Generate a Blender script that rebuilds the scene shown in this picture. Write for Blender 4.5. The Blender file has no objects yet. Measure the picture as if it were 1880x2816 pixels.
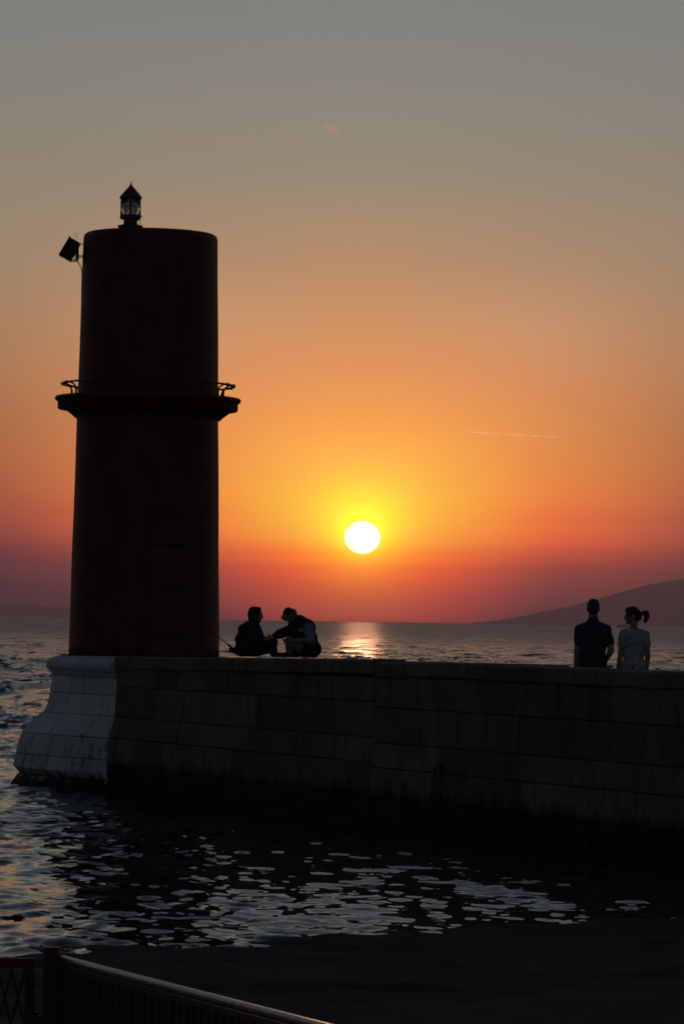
import bpy, bmesh, math, random
import numpy as np
from mathutils import Vector, Matrix, Quaternion

random.seed(7)
rng = np.random.default_rng(11)
scene = bpy.context.scene
COL = scene.collection
PI = math.pi

# ---------------------------------------------------------------- camera
H_EYE = 2.75
cam_d = bpy.data.cameras.new('camera')
cam = bpy.data.objects.new('camera', cam_d)
COL.objects.link(cam)
cam_d.sensor_fit = 'VERTICAL'
cam_d.sensor_height = 24.0
cam_d.sensor_width = 16.0
cam_d.lens = 24.0 * 9741.0 / 2816.0
cam_d.clip_start = 0.5
cam_d.clip_end = 300000.0
pitch = math.atan(300 / 9741.0)
roll = math.radians(0.85)
cam.matrix_world = (Matrix.Translation((0, 0, H_EYE)) @ Matrix.Rotation(PI / 2 + pitch, 4, 'X')
                    @ Matrix.Rotation(roll, 4, 'Z'))
scene.camera = cam

# ---------------------------------------------------------------- sky
NISH = 0.10
SUN_EL = math.radians(1.357)
SUN_AZ = math.radians(0.336)          # from +Y towards +X


def lin(c):
    out = []
    for v in c:
        v = v / 255.0
        out.append(v / 12.92 if v <= 0.04045 else ((v + 0.055) / 1.055) ** 2.4)
    return (*out, 1.0)


world = bpy.data.worlds.new('World')
scene.world = world
world.use_nodes = True
wt = world.node_tree
wt.nodes.clear()
WN = wt.nodes.new


def wl(a, b):
    wt.links.new(a, b)


def wmath(op, a, b=None, c=None, clamp=False):
    n = WN('ShaderNodeMath')
    n.operation = op
    n.use_clamp = clamp
    for i, v in enumerate((a, b, c)):
        if v is None:
            continue
        if isinstance(v, (int, float)):
            n.inputs[i].default_value = v
        else:
            wl(v, n.inputs[i])
    return n.outputs[0]


def wramp(fac, stops):
    n = WN('ShaderNodeValToRGB')
    cr = n.color_ramp
    cr.interpolation = 'LINEAR'
    while len(cr.elements) > 1:
        cr.elements.remove(cr.elements[-1])
    first = True
    for el, col in stops:
        p = math.sqrt(max(el, 0.0) / 90.0)
        if first:
            e = cr.elements[0]
            e.position = p
            first = False
        else:
            e = cr.elements.new(p)
        e.color = (col[0] / 8, col[1] / 8, col[2] / 8, 1.0)
    wl(fac, n.inputs[0])
    sc = WN('ShaderNodeVectorMath')
    sc.operation = 'SCALE'
    sc.inputs['Scale'].default_value = 8.0
    wl(n.outputs[0], sc.inputs[0])
    return sc.outputs[0]


def wmix(fac, a, b, mode='MIX'):
    n = WN('ShaderNodeMix')
    n.data_type = 'RGBA'
    n.blend_type = mode
    n.clamp_result = False
    n.clamp_factor = True
    for sock, v in ((n.inputs[0], fac), (n.inputs[6], a), (n.inputs[7], b)):
        if isinstance(v, (int, float)):
            sock.default_value = v
        elif isinstance(v, tuple):
            sock.default_value = v
        else:
            wl(v, sock)
    return n.outputs[2]


tc = WN('ShaderNodeTexCoord')
sep = WN('ShaderNodeSeparateXYZ')
wl(tc.outputs['Generated'], sep.inputs[0])
DX, DY, DZ = sep.outputs
el = wmath('ARCSINE', DZ)
el_pos = wmath('MAXIMUM', el, 0.0)
t_el = wmath('SQRT', wmath('DIVIDE', el_pos, PI / 2))
daz = wmath('SUBTRACT', wmath('ARCTAN2', DX, DY), SUN_AZ)
adaz = wmath('ABSOLUTE', daz)
sd = (math.sin(SUN_AZ) * math.cos(SUN_EL), math.cos(SUN_AZ) * math.cos(SUN_EL), math.sin(SUN_EL))
dele = wmath('SUBTRACT', el, SUN_EL)
dele_s = wmath('MULTIPLY', dele, 1.09)    # the low sun is flattened by refraction
dazc = wmath('MULTIPLY', daz, wmath('COSINE', el))
deg = 180 / PI
r_deg = wmath('MULTIPLY', wmath('SQRT', wmath('ADD', wmath('MULTIPLY', dele, dele), wmath('MULTIPLY', dazc, dazc))), deg)

r_sun = wmath('MULTIPLY', wmath('SQRT', wmath('ADD', wmath('MULTIPLY', dele_s, dele_s), wmath('MULTIPLY', dazc, dazc))), deg)

# sky straight above the sun, sky a few degrees beside it
FRONT = [
    (0.0, (1.2736, 0.0973, 0.0783)),
    (0.16, (1.9464, 0.2022, 0.1177)),
    (0.36, (2.5704, 0.2333, 0.0734)),
    (0.57, (3.3376, 0.3022, 0.0502)),
    (0.77, (4.4569, 0.4259, 0.0211)),
    (0.98, (4.5532, 0.6745, 0.006)),
    (1.08, (3.8597, 0.6433, 0.004)),
    (1.29, (2.9883, 1.0065, 0.0521)),
    (1.49, (2.4519, 1.1246, 0.0595)),
    (1.7, (2.186, 1.1227, 0.0539)),
    (1.9, (2.0279, 1.0748, 0.0662)),
    (2.31, (1.8127, 0.87, 0.0821)),
    (2.72, (1.7178, 0.7075, 0.0975)),
    (3.24, (1.4449, 0.5427, 0.0918)),
    (3.75, (1.1796, 0.4635, 0.1198)),
    (4.16, (1.0228, 0.4122, 0.1309)),
    (4.78, (0.8142, 0.388, 0.1539)),
    (5.83, (0.5765, 0.335, 0.1734)),
    (7.2, (0.362, 0.3024, 0.2077)),
    (8.65, (0.2903, 0.2739, 0.2319)),
    (9.75, (0.2441, 0.2563, 0.2355)),
    (16, (0.16, 0.18, 0.2)),
    (30, (0.105, 0.135, 0.17)),
    (90, (0.07, 0.098, 0.138))]
MIDDLE = [
    (0, (0.004, 0.0521, 0.0698)),
    (0.08, (0.0861, 0.0101, 0.0575)),
    (0.28, (0.4117, 0.0718, 0.0806)),
    (0.48, (0.68, 0.1083, 0.079)),
    (0.69, (1.0056, 0.1409, 0.0854)),
    (0.9, (1.495, 0.1533, 0.0725)),
    (1.1, (1.8627, 0.2506, 0.0758)),
    (1.2, (2.0384, 0.2386, 0.0628)),
    (1.31, (2.2747, 0.3016, 0.0623)),
    (1.51, (2.198, 0.3743, 0.055)),
    (1.72, (1.9572, 0.3566, 0.057)),
    (2.03, (1.7677, 0.4493, 0.0614)),
    (2.33, (1.5173, 0.4519, 0.0751)),
    (2.74, (1.3055, 0.442, 0.0836)),
    (3.26, (1.1207, 0.422, 0.105)),
    (3.77, (0.9936, 0.3874, 0.1292)),
    (4.18, (0.8977, 0.3877, 0.1599)),
    (4.8, (0.7578, 0.3887, 0.1864)),
    (5.83, (0.5188, 0.3217, 0.1838)),
    (7.2, (0.3492, 0.2891, 0.2084)),
    (8.65, (0.283, 0.2685, 0.2267)),
    (9.75, (0.2447, 0.2499, 0.2301)),
    (16, (0.16, 0.18, 0.2)),
    (30, (0.105, 0.135, 0.17)),
    (90, (0.07, 0.098, 0.138))]
SIDE = [
    (0.0, (0.0351, 0.0263, 0.0219)),
    (0.16, (0.004, 0.0214, 0.0225)),
    (0.47, (0.038, 0.0152, 0.0314)),
    (0.78, (0.1735, 0.0494, 0.0483)),
    (1.08, (0.2696, 0.0439, 0.0432)),
    (1.29, (0.4026, 0.1038, 0.0621)),
    (1.5, (0.5247, 0.1024, 0.059)),
    (1.8, (0.5823, 0.1345, 0.0558)),
    (2.2, (0.6239, 0.1587, 0.0615)),
    (2.63, (0.6116, 0.1902, 0.074)),
    (3.14, (0.5568, 0.2074, 0.0804)),
    (3.65, (0.548, 0.2344, 0.0965)),
    (4.06, (0.5274, 0.2576, 0.1142)),
    (4.68, (0.4821, 0.265, 0.1296)),
    (5.8, (0.4009, 0.2903, 0.1759)),
    (7.2, (0.3222, 0.2748, 0.1982)),
    (8.65, (0.266, 0.2579, 0.2173)),
    (9.6, (0.2342, 0.2476, 0.229)),
    (16, (0.16, 0.18, 0.2)),
    (30, (0.105, 0.135, 0.17)),
    (90, (0.07, 0.098, 0.138))]
front = wramp(t_el, FRONT)
middle = wramp(t_el, MIDDLE)
side = wramp(t_el, SIDE)


def wstep(v, a, b):
    n = WN('ShaderNodeMapRange')
    n.interpolation_type = 'SMOOTHSTEP'
    n.inputs[1].default_value = a
    n.inputs[2].default_value = b
    wl(v, n.inputs[0])
    return n.outputs[0]


az_deg = wmath('MULTIPLY', adaz, deg)
near = wmix(wstep(az_deg, 0.2, 3.4), front, middle)
near = wmix(wstep(az_deg, 2.0, 6.8), near, side)

# the rest of the dusk sky
nish = WN('ShaderNodeTexSky')
nish.sky_type = 'NISHITA'
nish.sun_disc = False
nish.sun_elevation = SUN_EL
nish.sun_rotation = SUN_AZ
nish.altitude = 0
nish.air_density = 1.0
nish.dust_density = 2.0
nish.ozone_density = 2.0
nish_c = wmix(1.0, nish.outputs[0], (NISH, NISH, NISH, 1.0), 'MULTIPLY')
mr = WN('ShaderNodeMapRange')
mr.interpolation_type = 'SMOOTHSTEP'
mr.inputs[1].default_value = math.radians(12)
mr.inputs[2].default_value = math.radians(75)
wl(adaz, mr.inputs[0])
mr2 = WN('ShaderNodeMapRange')
mr2.interpolation_type = 'SMOOTHSTEP'
mr2.inputs[1].default_value = math.radians(14)
mr2.inputs[2].default_value = math.radians(50)
wl(el, mr2.inputs[0])
w_b = wmath('MAXIMUM', mr.outputs[0], mr2.outputs[0])
base = wmix(w_b, near, nish_c)

# aureole and disc of the setting sun
g1 = wmath('EXPONENT', wmath('MULTIPLY', r_deg, -1 / 0.26))
g2 = wmath('EXPONENT', wmath('MULTIPLY', wmath('POWER', wmath('DIVIDE', r_deg, 0.85), 2.0), -1.0))


def scaled(col, fac):
    n = WN('ShaderNodeVectorMath')
    n.operation = 'SCALE'
    n.inputs[0].default_value = col
    wl(fac, n.inputs['Scale'])
    return n.outputs[0]


base = wmix(1.0, base, scaled((3.2, 4.0, 0.05), g1), 'ADD')
base = wmix(1.0, base, scaled((0.40, 0.52, 0.0), g2), 'ADD')
mrd = WN('ShaderNodeMapRange')
mrd.interpolation_type = 'SMOOTHSTEP'
mrd.inputs[1].default_value = 0.300
mrd.inputs[2].default_value = 0.245
mrd.inputs[3].default_value = 0.0
mrd.inputs[4].default_value = 1.0
wl(r_sun, mrd.inputs[0])
base = wmix(1.0, base, scaled((16.0, 12.0, 7.0), mrd.outputs[0]), 'ADD')
bg = WN('ShaderNodeBackground')
wl(base, bg.inputs[0])
bg.inputs[1].default_value = 1.0
wo = WN('ShaderNodeOutputWorld')
wl(bg.outputs[0], wo.inputs[0])

# ---------------------------------------------------------------- sun lamp
sun_d = bpy.data.lights.new('sun', 'SUN')
sun_d.energy = 0.085
sun_d.angle = math.radians(0.53)
sun_d.color = (1.0, 0.42, 0.22)
sun = bpy.data.objects.new('sun', sun_d)
COL.objects.link(sun)
sun.rotation_euler = Vector((-sd[0], -sd[1], -sd[2])).to_track_quat('-Z', 'Y').to_euler()
sun.location = (5, 80, 20)

vs = scene.view_settings
vs.view_transform = 'Standard'
vs.look = 'None'
vs.exposure = 0.0
vs.gamma = 1.0
vs.use_curve_mapping = False
scene.cycles.use_denoising = True
scene.cycles.max_bounces = 24
scene.cycles.transmission_bounces = 24
scene.cycles.diffuse_bounces = 3
scene.cycles.glossy_bounces = 4
scene.cycles.volume_bounces = 2
scene.cycles.transparent_max_bounces = 16
scene.cycles.sample_clamp_indirect = 6.0
scene.cycles.sample_clamp_direct = 0.0
scene.cycles.filter_width = 1.7

# ---------------------------------------------------------------- helpers
def link(o, parent=None):
    COL.objects.link(o)
    if parent is not None:
        o.parent = parent
    return o


def mesh_obj(name, verts, faces, mat, parent=None, smooth=False):
    me = bpy.data.meshes.new(name)
    me.from_pydata([tuple(v) for v in verts], [], [tuple(f) for f in faces])
    me.update()
    if mat is not None:
        me.materials.append(mat)
    if smooth:
        me.polygons.foreach_set('use_smooth', [True] * len(me.polygons))
    return link(bpy.data.objects.new(name, me), parent)


def bm_obj(name, bm, mat, parent=None, smooth=False, recalc=True):
    if recalc:
        bmesh.ops.recalc_face_normals(bm, faces=bm.faces[:])
    me = bpy.data.meshes.new(name)
    bm.to_mesh(me)
    bm.free()
    if mat is not None:
        me.materials.append(mat)
    if smooth:
        me.polygons.foreach_set('use_smooth', [True] * len(me.polygons))
    return link(bpy.data.objects.new(name, me), parent)


def tag(o, label, cat=None, group=None, kind=None):
    o['label'] = label
    if cat:
        o['category'] = cat
    if group:
        o['group'] = group
    if kind:
        o['kind'] = kind
    return o


def thing(name, label, cat, loc=(0, 0, 0), rz=0.0, group=None):
    o = bpy.data.objects.new(name, None)
    o.empty_display_size = 0.2
    link(o)
    o.location = loc
    o.rotation_euler = (0, 0, rz)
    return tag(o, label, cat, group)


def lathe(bm, profile, seg=64, c=(0, 0), close_top=False, close_bot=False):
    rings = []
    for r, z in profile:
        rings.append([bm.verts.new((c[0] + r * math.cos(2 * PI * i / seg), c[1] + r * math.sin(2 * PI * i / seg), z))
                      for i in range(seg)])
    for a, b in zip(rings, rings[1:]):
        for i in range(seg):
            j = (i + 1) % seg
            bm.faces.new((a[i], a[j], b[j], b[i]))
    if close_bot:
        bm.faces.new(rings[0][::-1])
    if close_top:
        bm.faces.new(rings[-1])


def tube(bm, pts, r, seg=8, caps=True):
    pts = [Vector(p) for p in pts]
    rs = r if isinstance(r, (list, tuple)) else [r] * len(pts)
    rings = []
    up = None
    for i, p in enumerate(pts):
        d = (pts[min(i + 1, len(pts) - 1)] - pts[max(i - 1, 0)]).normalized()
        if up is None:
            up = Vector((0, 0, 1)) if abs(d.z) < 0.9 else Vector((1, 0, 0))
        a = d.cross(up).normalized()
        b = a.cross(d).normalized()
        up = b
        rings.append([bm.verts.new(p + rs[i] * (math.cos(2 * PI * k / seg) * a + math.sin(2 * PI * k / seg) * b))
                      for k in range(seg)])
    for q, w in zip(rings, rings[1:]):
        for k in range(seg):
            m = (k + 1) % seg
            bm.faces.new((q[k], q[m], w[m], w[k]))
    if caps:
        bm.faces.new(rings[0][::-1])
        bm.faces.new(rings[-1])


def box(bm, c, s, rot=None, bevel=0.0):
    M = Matrix.Translation(c)
    if rot is not None:
        M = M @ rot.to_4x4()
    b2 = bmesh.new()
    bmesh.ops.create_cube(b2, size=1.0, matrix=Matrix.Diagonal((*s, 1)))
    if bevel:
        bmesh.ops.bevel(b2, geom=b2.edges[:], offset=bevel, segments=2, affect='EDGES', profile=0.5)
    bmesh.ops.transform(b2, matrix=M, verts=b2.verts[:])
    mp = {v: bm.verts.new(v.co) for v in b2.verts}
    for f in b2.faces:
        bm.faces.new([mp[v] for v in f.verts])
    b2.free()


# ---------------------------------------------------------------- materials
class Mat:
    def __init__(self, name, base=(0.5, 0.5, 0.5), rough=0.7, metal=0.0, spec=0.5):
        self.m = bpy.data.materials.new(name)
        self.m.use_nodes = True
        self.t = self.m.node_tree
        self.b = self.t.nodes['Principled BSDF']
        self.b.inputs['Base Color'].default_value = (*base, 1)
        self.b.inputs['Roughness'].default_value = rough
        self.b.inputs['Metallic'].default_value = metal
        self.b.inputs['Specular IOR Level'].default_value = spec

    def n(self, kind, **kw):
        n = self.t.nodes.new(kind)
        for k, v in kw.items():
            setattr(n, k, v)
        return n

    def l(self, a, b):
        self.t.links.new(a, b)

    def pos(self, scale=(1, 1, 1)):
        g = self.n('ShaderNodeNewGeometry')
        mp = self.n('ShaderNodeMapping')
        mp.inputs['Scale'].default_value = scale
        self.l(g.outputs['Position'], mp.inputs[0])
        return mp.outputs[0]

    def noise(self, scale, detail=4, rough=0.55, vec=None, stretch=(1, 1, 1)):
        n = self.n('ShaderNodeTexNoise')
        n.inputs['Scale'].default_value = scale
        n.inputs['Detail'].default_value = detail
        n.inputs['Roughness'].default_value = rough
        self.l(vec if vec is not None else self.pos(stretch), n.inputs['Vector'])
        return n.outputs['Fac']

    def ramp(self, fac, stops):
        n = self.n('ShaderNodeValToRGB')
        cr = n.color_ramp
        cr.elements[0].position, cr.elements[0].color = stops[0][0], (*stops[0][1], 1)
        cr.elements[1].position, cr.elements[1].color = stops[-1][0], (*stops[-1][1], 1)
        for p, c in stops[1:-1]:
            cr.elements.new(p).color = (*c, 1)
        self.l(fac, n.inputs[0])
        return n.outputs[0]

    def mix(self, fac, a, b):
        n = self.n('ShaderNodeMix', data_type='RGBA')
        for s, v in ((n.inputs[0], fac), (n.inputs[6], a), (n.inputs[7], b)):
            if isinstance(v, (int, float)):
                s.default_value = v
            elif isinstance(v, tuple):
                s.default_value = (*v, 1) if len(v) == 3 else v
            else:
                self.l(v, s)
        return n.outputs[2]

    def math(self, op, a, b=None, clamp=False):
        n = self.n('ShaderNodeMath', operation=op, use_clamp=clamp)
        for i, v in enumerate((a, b)):
            if v is None:
                continue
            if isinstance(v, (int, float)):
                n.inputs[i].default_value = v
            else:
                self.l(v, n.inputs[i])
        return n.outputs[0]

    def maprange(self, v, a, b, c=0.0, d=1.0, smooth=True):
        n = self.n('ShaderNodeMapRange')
        if smooth:
            n.interpolation_type = 'SMOOTHSTEP'
        for i, x in enumerate((a, b, c, d)):
            n.inputs[i + 1].default_value = x
        self.l(v, n.inputs[0])
        return n.outputs[0]

    def bump(self, h, strength=0.3, dist=0.01):
        n = self.n('ShaderNodeBump')
        if isinstance(strength, (int, float)):
            n.inputs['Strength'].default_value = strength
        else:
            self.l(strength, n.inputs['Strength'])
        n.inputs['Distance'].default_value = dist
        self.l(h, n.inputs['Height'])
        self.l(n.outputs[0], self.b.inputs['Normal'])
        return n

    def color(self, sock):
        self.l(sock, self.b.inputs['Base Color'])

    def z(self):
        g = self.n('ShaderNodeNewGeometry')
        s = self.n('ShaderNodeSeparateXYZ')
        self.l(g.outputs['Position'], s.inputs[0])
        return s.outputs[2]

    def island(self):
        return self.n('ShaderNodeObjectInfo').outputs['Random']


def simple(name, base, rough=0.8, var=0.25, scale=12.0, metal=0.0, bump=0.2, spec=0.4, bd=0.004):
    M = Mat(name, base, rough, metal, spec)
    nz = M.noise(scale, 5)
    lo = tuple(c * (1 - var) for c in base)
    hi = tuple(min(1, c * (1 + var)) for c in base)
    M.color(M.ramp(nz, [(0.3, lo), (0.7, hi)]))
    if bump:
        M.bump(M.noise(scale * 4, 3), bump, bd)
    return M.m


def stone_mat(name, c_lo, c_hi, painted=False):
    """weathered masonry; weed and damp cling to the tidal zone"""
    M = Mat(name, c_hi, 0.9, 0, 0.25)
    big = M.noise(1.6, 5)
    fine = M.noise(22, 6, 0.65)
    c = M.ramp(M.math('ADD', M.math('MULTIPLY', big, 0.6), M.math('MULTIPLY', fine, 0.4)), [(0.32, c_lo), (0.68, c_hi)])
    rnd = M.island()
    tone = M.ramp(rnd, [(0.0, (0.45, 0.43, 0.42)), (0.5, (0.92, 0.90, 0.88)), (1.0, (1.4, 1.36, 1.3))])
    mm = M.n('ShaderNodeMix', data_type='RGBA', blend_type='MULTIPLY')
    mm.inputs[0].default_value = 0.25 if painted else 0.5
    M.l(c, mm.inputs[6])
    M.l(tone, mm.inputs[7])
    c = mm.outputs[2]
    # rusty, dark run-off streaks
    st = M.noise(3.2, 4, 0.6, stretch=(2.2, 2.2, 0.28))
    c = M.mix(M.math('MULTIPLY', M.maprange(st, 0.52, 0.70), 0.30 if painted else 0.55), c, (0.055, 0.045, 0.038))
    if painted:
        fl = M.noise(5.5, 8, 0.72, stretch=(1, 1, 0.55))
        zz = M.z()
        th = M.maprange(zz, 0.2, 1.6, 0.50, 0.62, smooth=False)
        d = M.maprange(M.math('SUBTRACT', fl, th), 0.0, 0.05)
        c = M.mix(M.math('MULTIPLY', d, 0.55), c, (0.14, 0.12, 0.10))
        pit = M.noise(34, 3, 0.6)
        c = M.mix(M.math('MULTIPLY', M.maprange(pit, 0.60, 0.68), 0.7), c, (0.06, 0.05, 0.045))
    zz = M.z()
    edge = M.noise(2.4, 6, 0.7, stretch=(1.6, 1.6, 0.45))
    lvl = M.math('ADD', zz, M.math('MULTIPLY', M.math('SUBTRACT', edge, 0.5), -0.75))
    weed = M.maprange(lvl, 0.30 if painted else 0.62, 0.14 if painted else 0.38)
    weedc = M.ramp(M.noise(30, 4), [(0.3, (0.006, 0.007, 0.004)), (0.7, (0.022, 0.022, 0.012))])
    c = M.mix(weed, c, weedc)
    M.color(c)
    M.bump(M.math('ADD', fine, M.math('MULTIPLY', M.noise(70, 3), 0.5)), 0.55, 0.012)
    return M.m


m_stone = stone_mat('pier_stone', (0.125, 0.076, 0.056), (0.24, 0.15, 0.112))
m_white = stone_mat('whitewashed_stone', (0.62, 0.56, 0.525), (0.78, 0.71, 0.67), True)
m_core = simple('mortar', (0.05, 0.042, 0.036), 0.95, 0.3, 9)
m_deck = simple('deck_stone', (0.20, 0.18, 0.16), 0.85, 0.3, 6)


def red_mat():
    M = Mat('red_tower_paint', (0.2, 0.02, 0.01), 0.6, 0, 0.35)
    c = M.ramp(M.noise(2.2, 5), [(0.3, (0.095, 0.012, 0.007)), (0.7, (0.175, 0.019, 0.011))])
    st = M.noise(4.0, 4, 0.6, stretch=(1.5, 1.5, 0.15))
    c = M.mix(M.math('MULTIPLY', M.maprange(st, 0.5, 0.75), 0.5), c, (0.03, 0.009, 0.006))
    chips = M.noise(2.6, 9, 0.75)
    c = M.mix(M.math('MULTIPLY', M.maprange(chips, 0.665, 0.70), 0.6), c, (0.42, 0.40, 0.38))
    M.color(c)
    M.bump(M.noise(14, 6, 0.65), 0.5, 0.012)
    return M.m


m_red = red_mat()
m_dkmetal = simple('dark_red_iron', (0.10, 0.018, 0.012), 0.5, 0.3, 20, 0.0, 0.3, 0.5)
m_iron = simple('black_iron', (0.03, 0.028, 0.026), 0.5, 0.3, 25, 0.4, 0.3, 0.5)
m_gate = simple('red_gate_paint', (0.11, 0.012, 0.009), 0.5, 0.25, 40, 0.0, 0.2, 0.5, 0.001)
m_panel = simple('solar_cell', (0.015, 0.03, 0.05), 0.25, 0.2, 30, 0.0, 0.05, 0.5)
m_cable = simple('cable_rubber', (0.02, 0.02, 0.02), 0.7, 0.2, 30)
m_skin = simple('skin', (0.36, 0.20, 0.14), 0.55, 0.1, 20, 0, 0.1, 0.4, 0.001)
m_hair = simple('dark_hair', (0.022, 0.014, 0.010), 0.5, 0.4, 60, 0, 0.6, 0.5, 0.003)


def cloth(name, c, var=0.15):
    M = Mat(name, c, 0.92, 0, 0.15)
    M.color(M.ramp(M.noise(9, 4), [(0.3, tuple(v * (1 - var) for v in c)), (0.7, tuple(min(1, v * (1 + var)) for v in c))]))
    M.bump(M.math('ADD', M.noise(14, 4), M.math('MULTIPLY', M.noise(160, 2), 0.15)), 0.7, 0.02)
    return M.m


m_black_cloth = cloth('black_cloth', (0.035, 0.032, 0.036))
m_grey_shirt = cloth('charcoal_shirt', (0.045, 0.047, 0.055))
m_lilac = cloth('pale_blue_shirt', (0.42, 0.365, 0.35))
m_navy = cloth('navy_trousers', (0.03, 0.035, 0.06))
m_vest = cloth('dark_vest', (0.055, 0.028, 0.022))
m_sleeve = cloth('pale_sleeve', (0.27, 0.235, 0.28))
m_pale_trs = cloth('pale_trousers', (0.20, 0.175, 0.18))
m_cap = cloth('cap_cloth', (0.06, 0.035, 0.03))
m_capflap = cloth('tan_cap_panel', (0.20, 0.14, 0.06))


def rail_mat():
    M = Mat('worn_galvanised_rail', (0.30, 0.31, 0.31), 0.24, 0.6, 0.5)
    M.color(M.ramp(M.noise(45, 5, 0.6), [(0.3, (0.15, 0.14, 0.13)), (0.7, (0.30, 0.285, 0.27))]))
    M.bump(M.math('ADD', M.noise(160, 3), M.noise(40, 3)), 0.35, 0.0016)
    return M.m


m_rail = rail_mat()
m_bal = simple('baluster_paint', (0.05, 0.055, 0.05), 0.6, 0.3, 30, 0.2, 0.2, 0.4, 0.001)


def glass_mat(name, rough=0.02, tint=(0.93, 0.95, 0.95)):
    M = Mat(name, tint, rough, 0, 0.5)
    M.b.inputs['Transmission Weight'].default_value = 1.0
    M.b.inputs['IOR'].default_value = 1.47
    nz = M.noise(30, 3)
    M.l(M.maprange(nz, 0.3, 0.7, rough, rough + 0.05), M.b.inputs['Roughness'])
    return M.m


m_glass = glass_mat('lantern_glass')
m_lens = glass_mat('lens_glass', 0.0, (0.80, 0.72, 0.70))

# ---------------------------------------------------------------- sea
def sea_mat():
    M = Mat('sea_water', (0.010, 0.016, 0.020), 0.03, 0, 0.5)
    M.b.inputs['IOR'].default_value = 1.333
    g = M.n('ShaderNodeNewGeometry')
    ln = M.n('ShaderNodeVectorMath', operation='LENGTH')
    M.l(g.outputs['Position'], ln.inputs[0])
    gust = M.noise(0.035, 3, 0.55, stretch=(0.25, 1, 1))
    amp = M.math('MULTIPLY', M.maprange(ln.outputs['Value'], 34, 140, 0.20, 1.0), M.maprange(gust, 0.3, 0.7, 0.65, 1.15))

    def ripples(scale, detail, stretch):
        n = M.n('ShaderNodeTexNoise')
        n.inputs['Scale'].default_value = scale
        n.inputs['Detail'].default_value = detail
        n.inputs['Roughness'].default_value = 0.6
        M.l(M.pos(stretch), n.inputs['Vector'])
        v = M.n('ShaderNodeVectorMath', operation='SUBTRACT')
        M.l(n.outputs['Color'], v.inputs[0])
        v.inputs[1].default_value = (0.5, 0.5, 0.5)
        return v.outputs[0]

    add = M.n('ShaderNodeVectorMath', operation='ADD')
    M.l(ripples(1.2, 3, (2.0, 0.55, 1)), add.inputs[0])
    M.l(ripples(0.30, 3, (1.6, 0.5, 1)), add.inputs[1])
    flat = M.n('ShaderNodeVectorMath', operation='MULTIPLY')
    M.l(add.outputs[0], flat.inputs[0])
    flat.inputs[1].default_value = (1.1, 2.4, 0.0)
    sc = M.n('ShaderNodeVectorMath', operation='SCALE')
    M.l(flat.outputs[0], sc.inputs[0])
    M.l(amp, sc.inputs['Scale'])
    tot = M.n('ShaderNodeVectorMath', operation='ADD')
    M.l(g.outputs['Normal'], tot.inputs[0])
    M.l(sc.outputs[0], tot.inputs[1])
    nrm = M.n('ShaderNodeVectorMath', operation='NORMALIZE')
    M.l(tot.outputs[0], nrm.inputs[0])
    M.l(nrm.outputs[0], M.b.inputs['Normal'])
    r1 = M.maprange(ln.outputs['Value'], 42, 190, 0.04, 0.23)
    r2 = M.maprange(ln.outputs['Value'], 150, 900, 0.0, 0.12)
    M.l(M.math('ADD', r1, M.math('ADD', r2, M.math('MULTIPLY', M.math('SUBTRACT', gust, 0.5), 0.10))), M.b.inputs['Roughness'])
    return M.m


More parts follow.
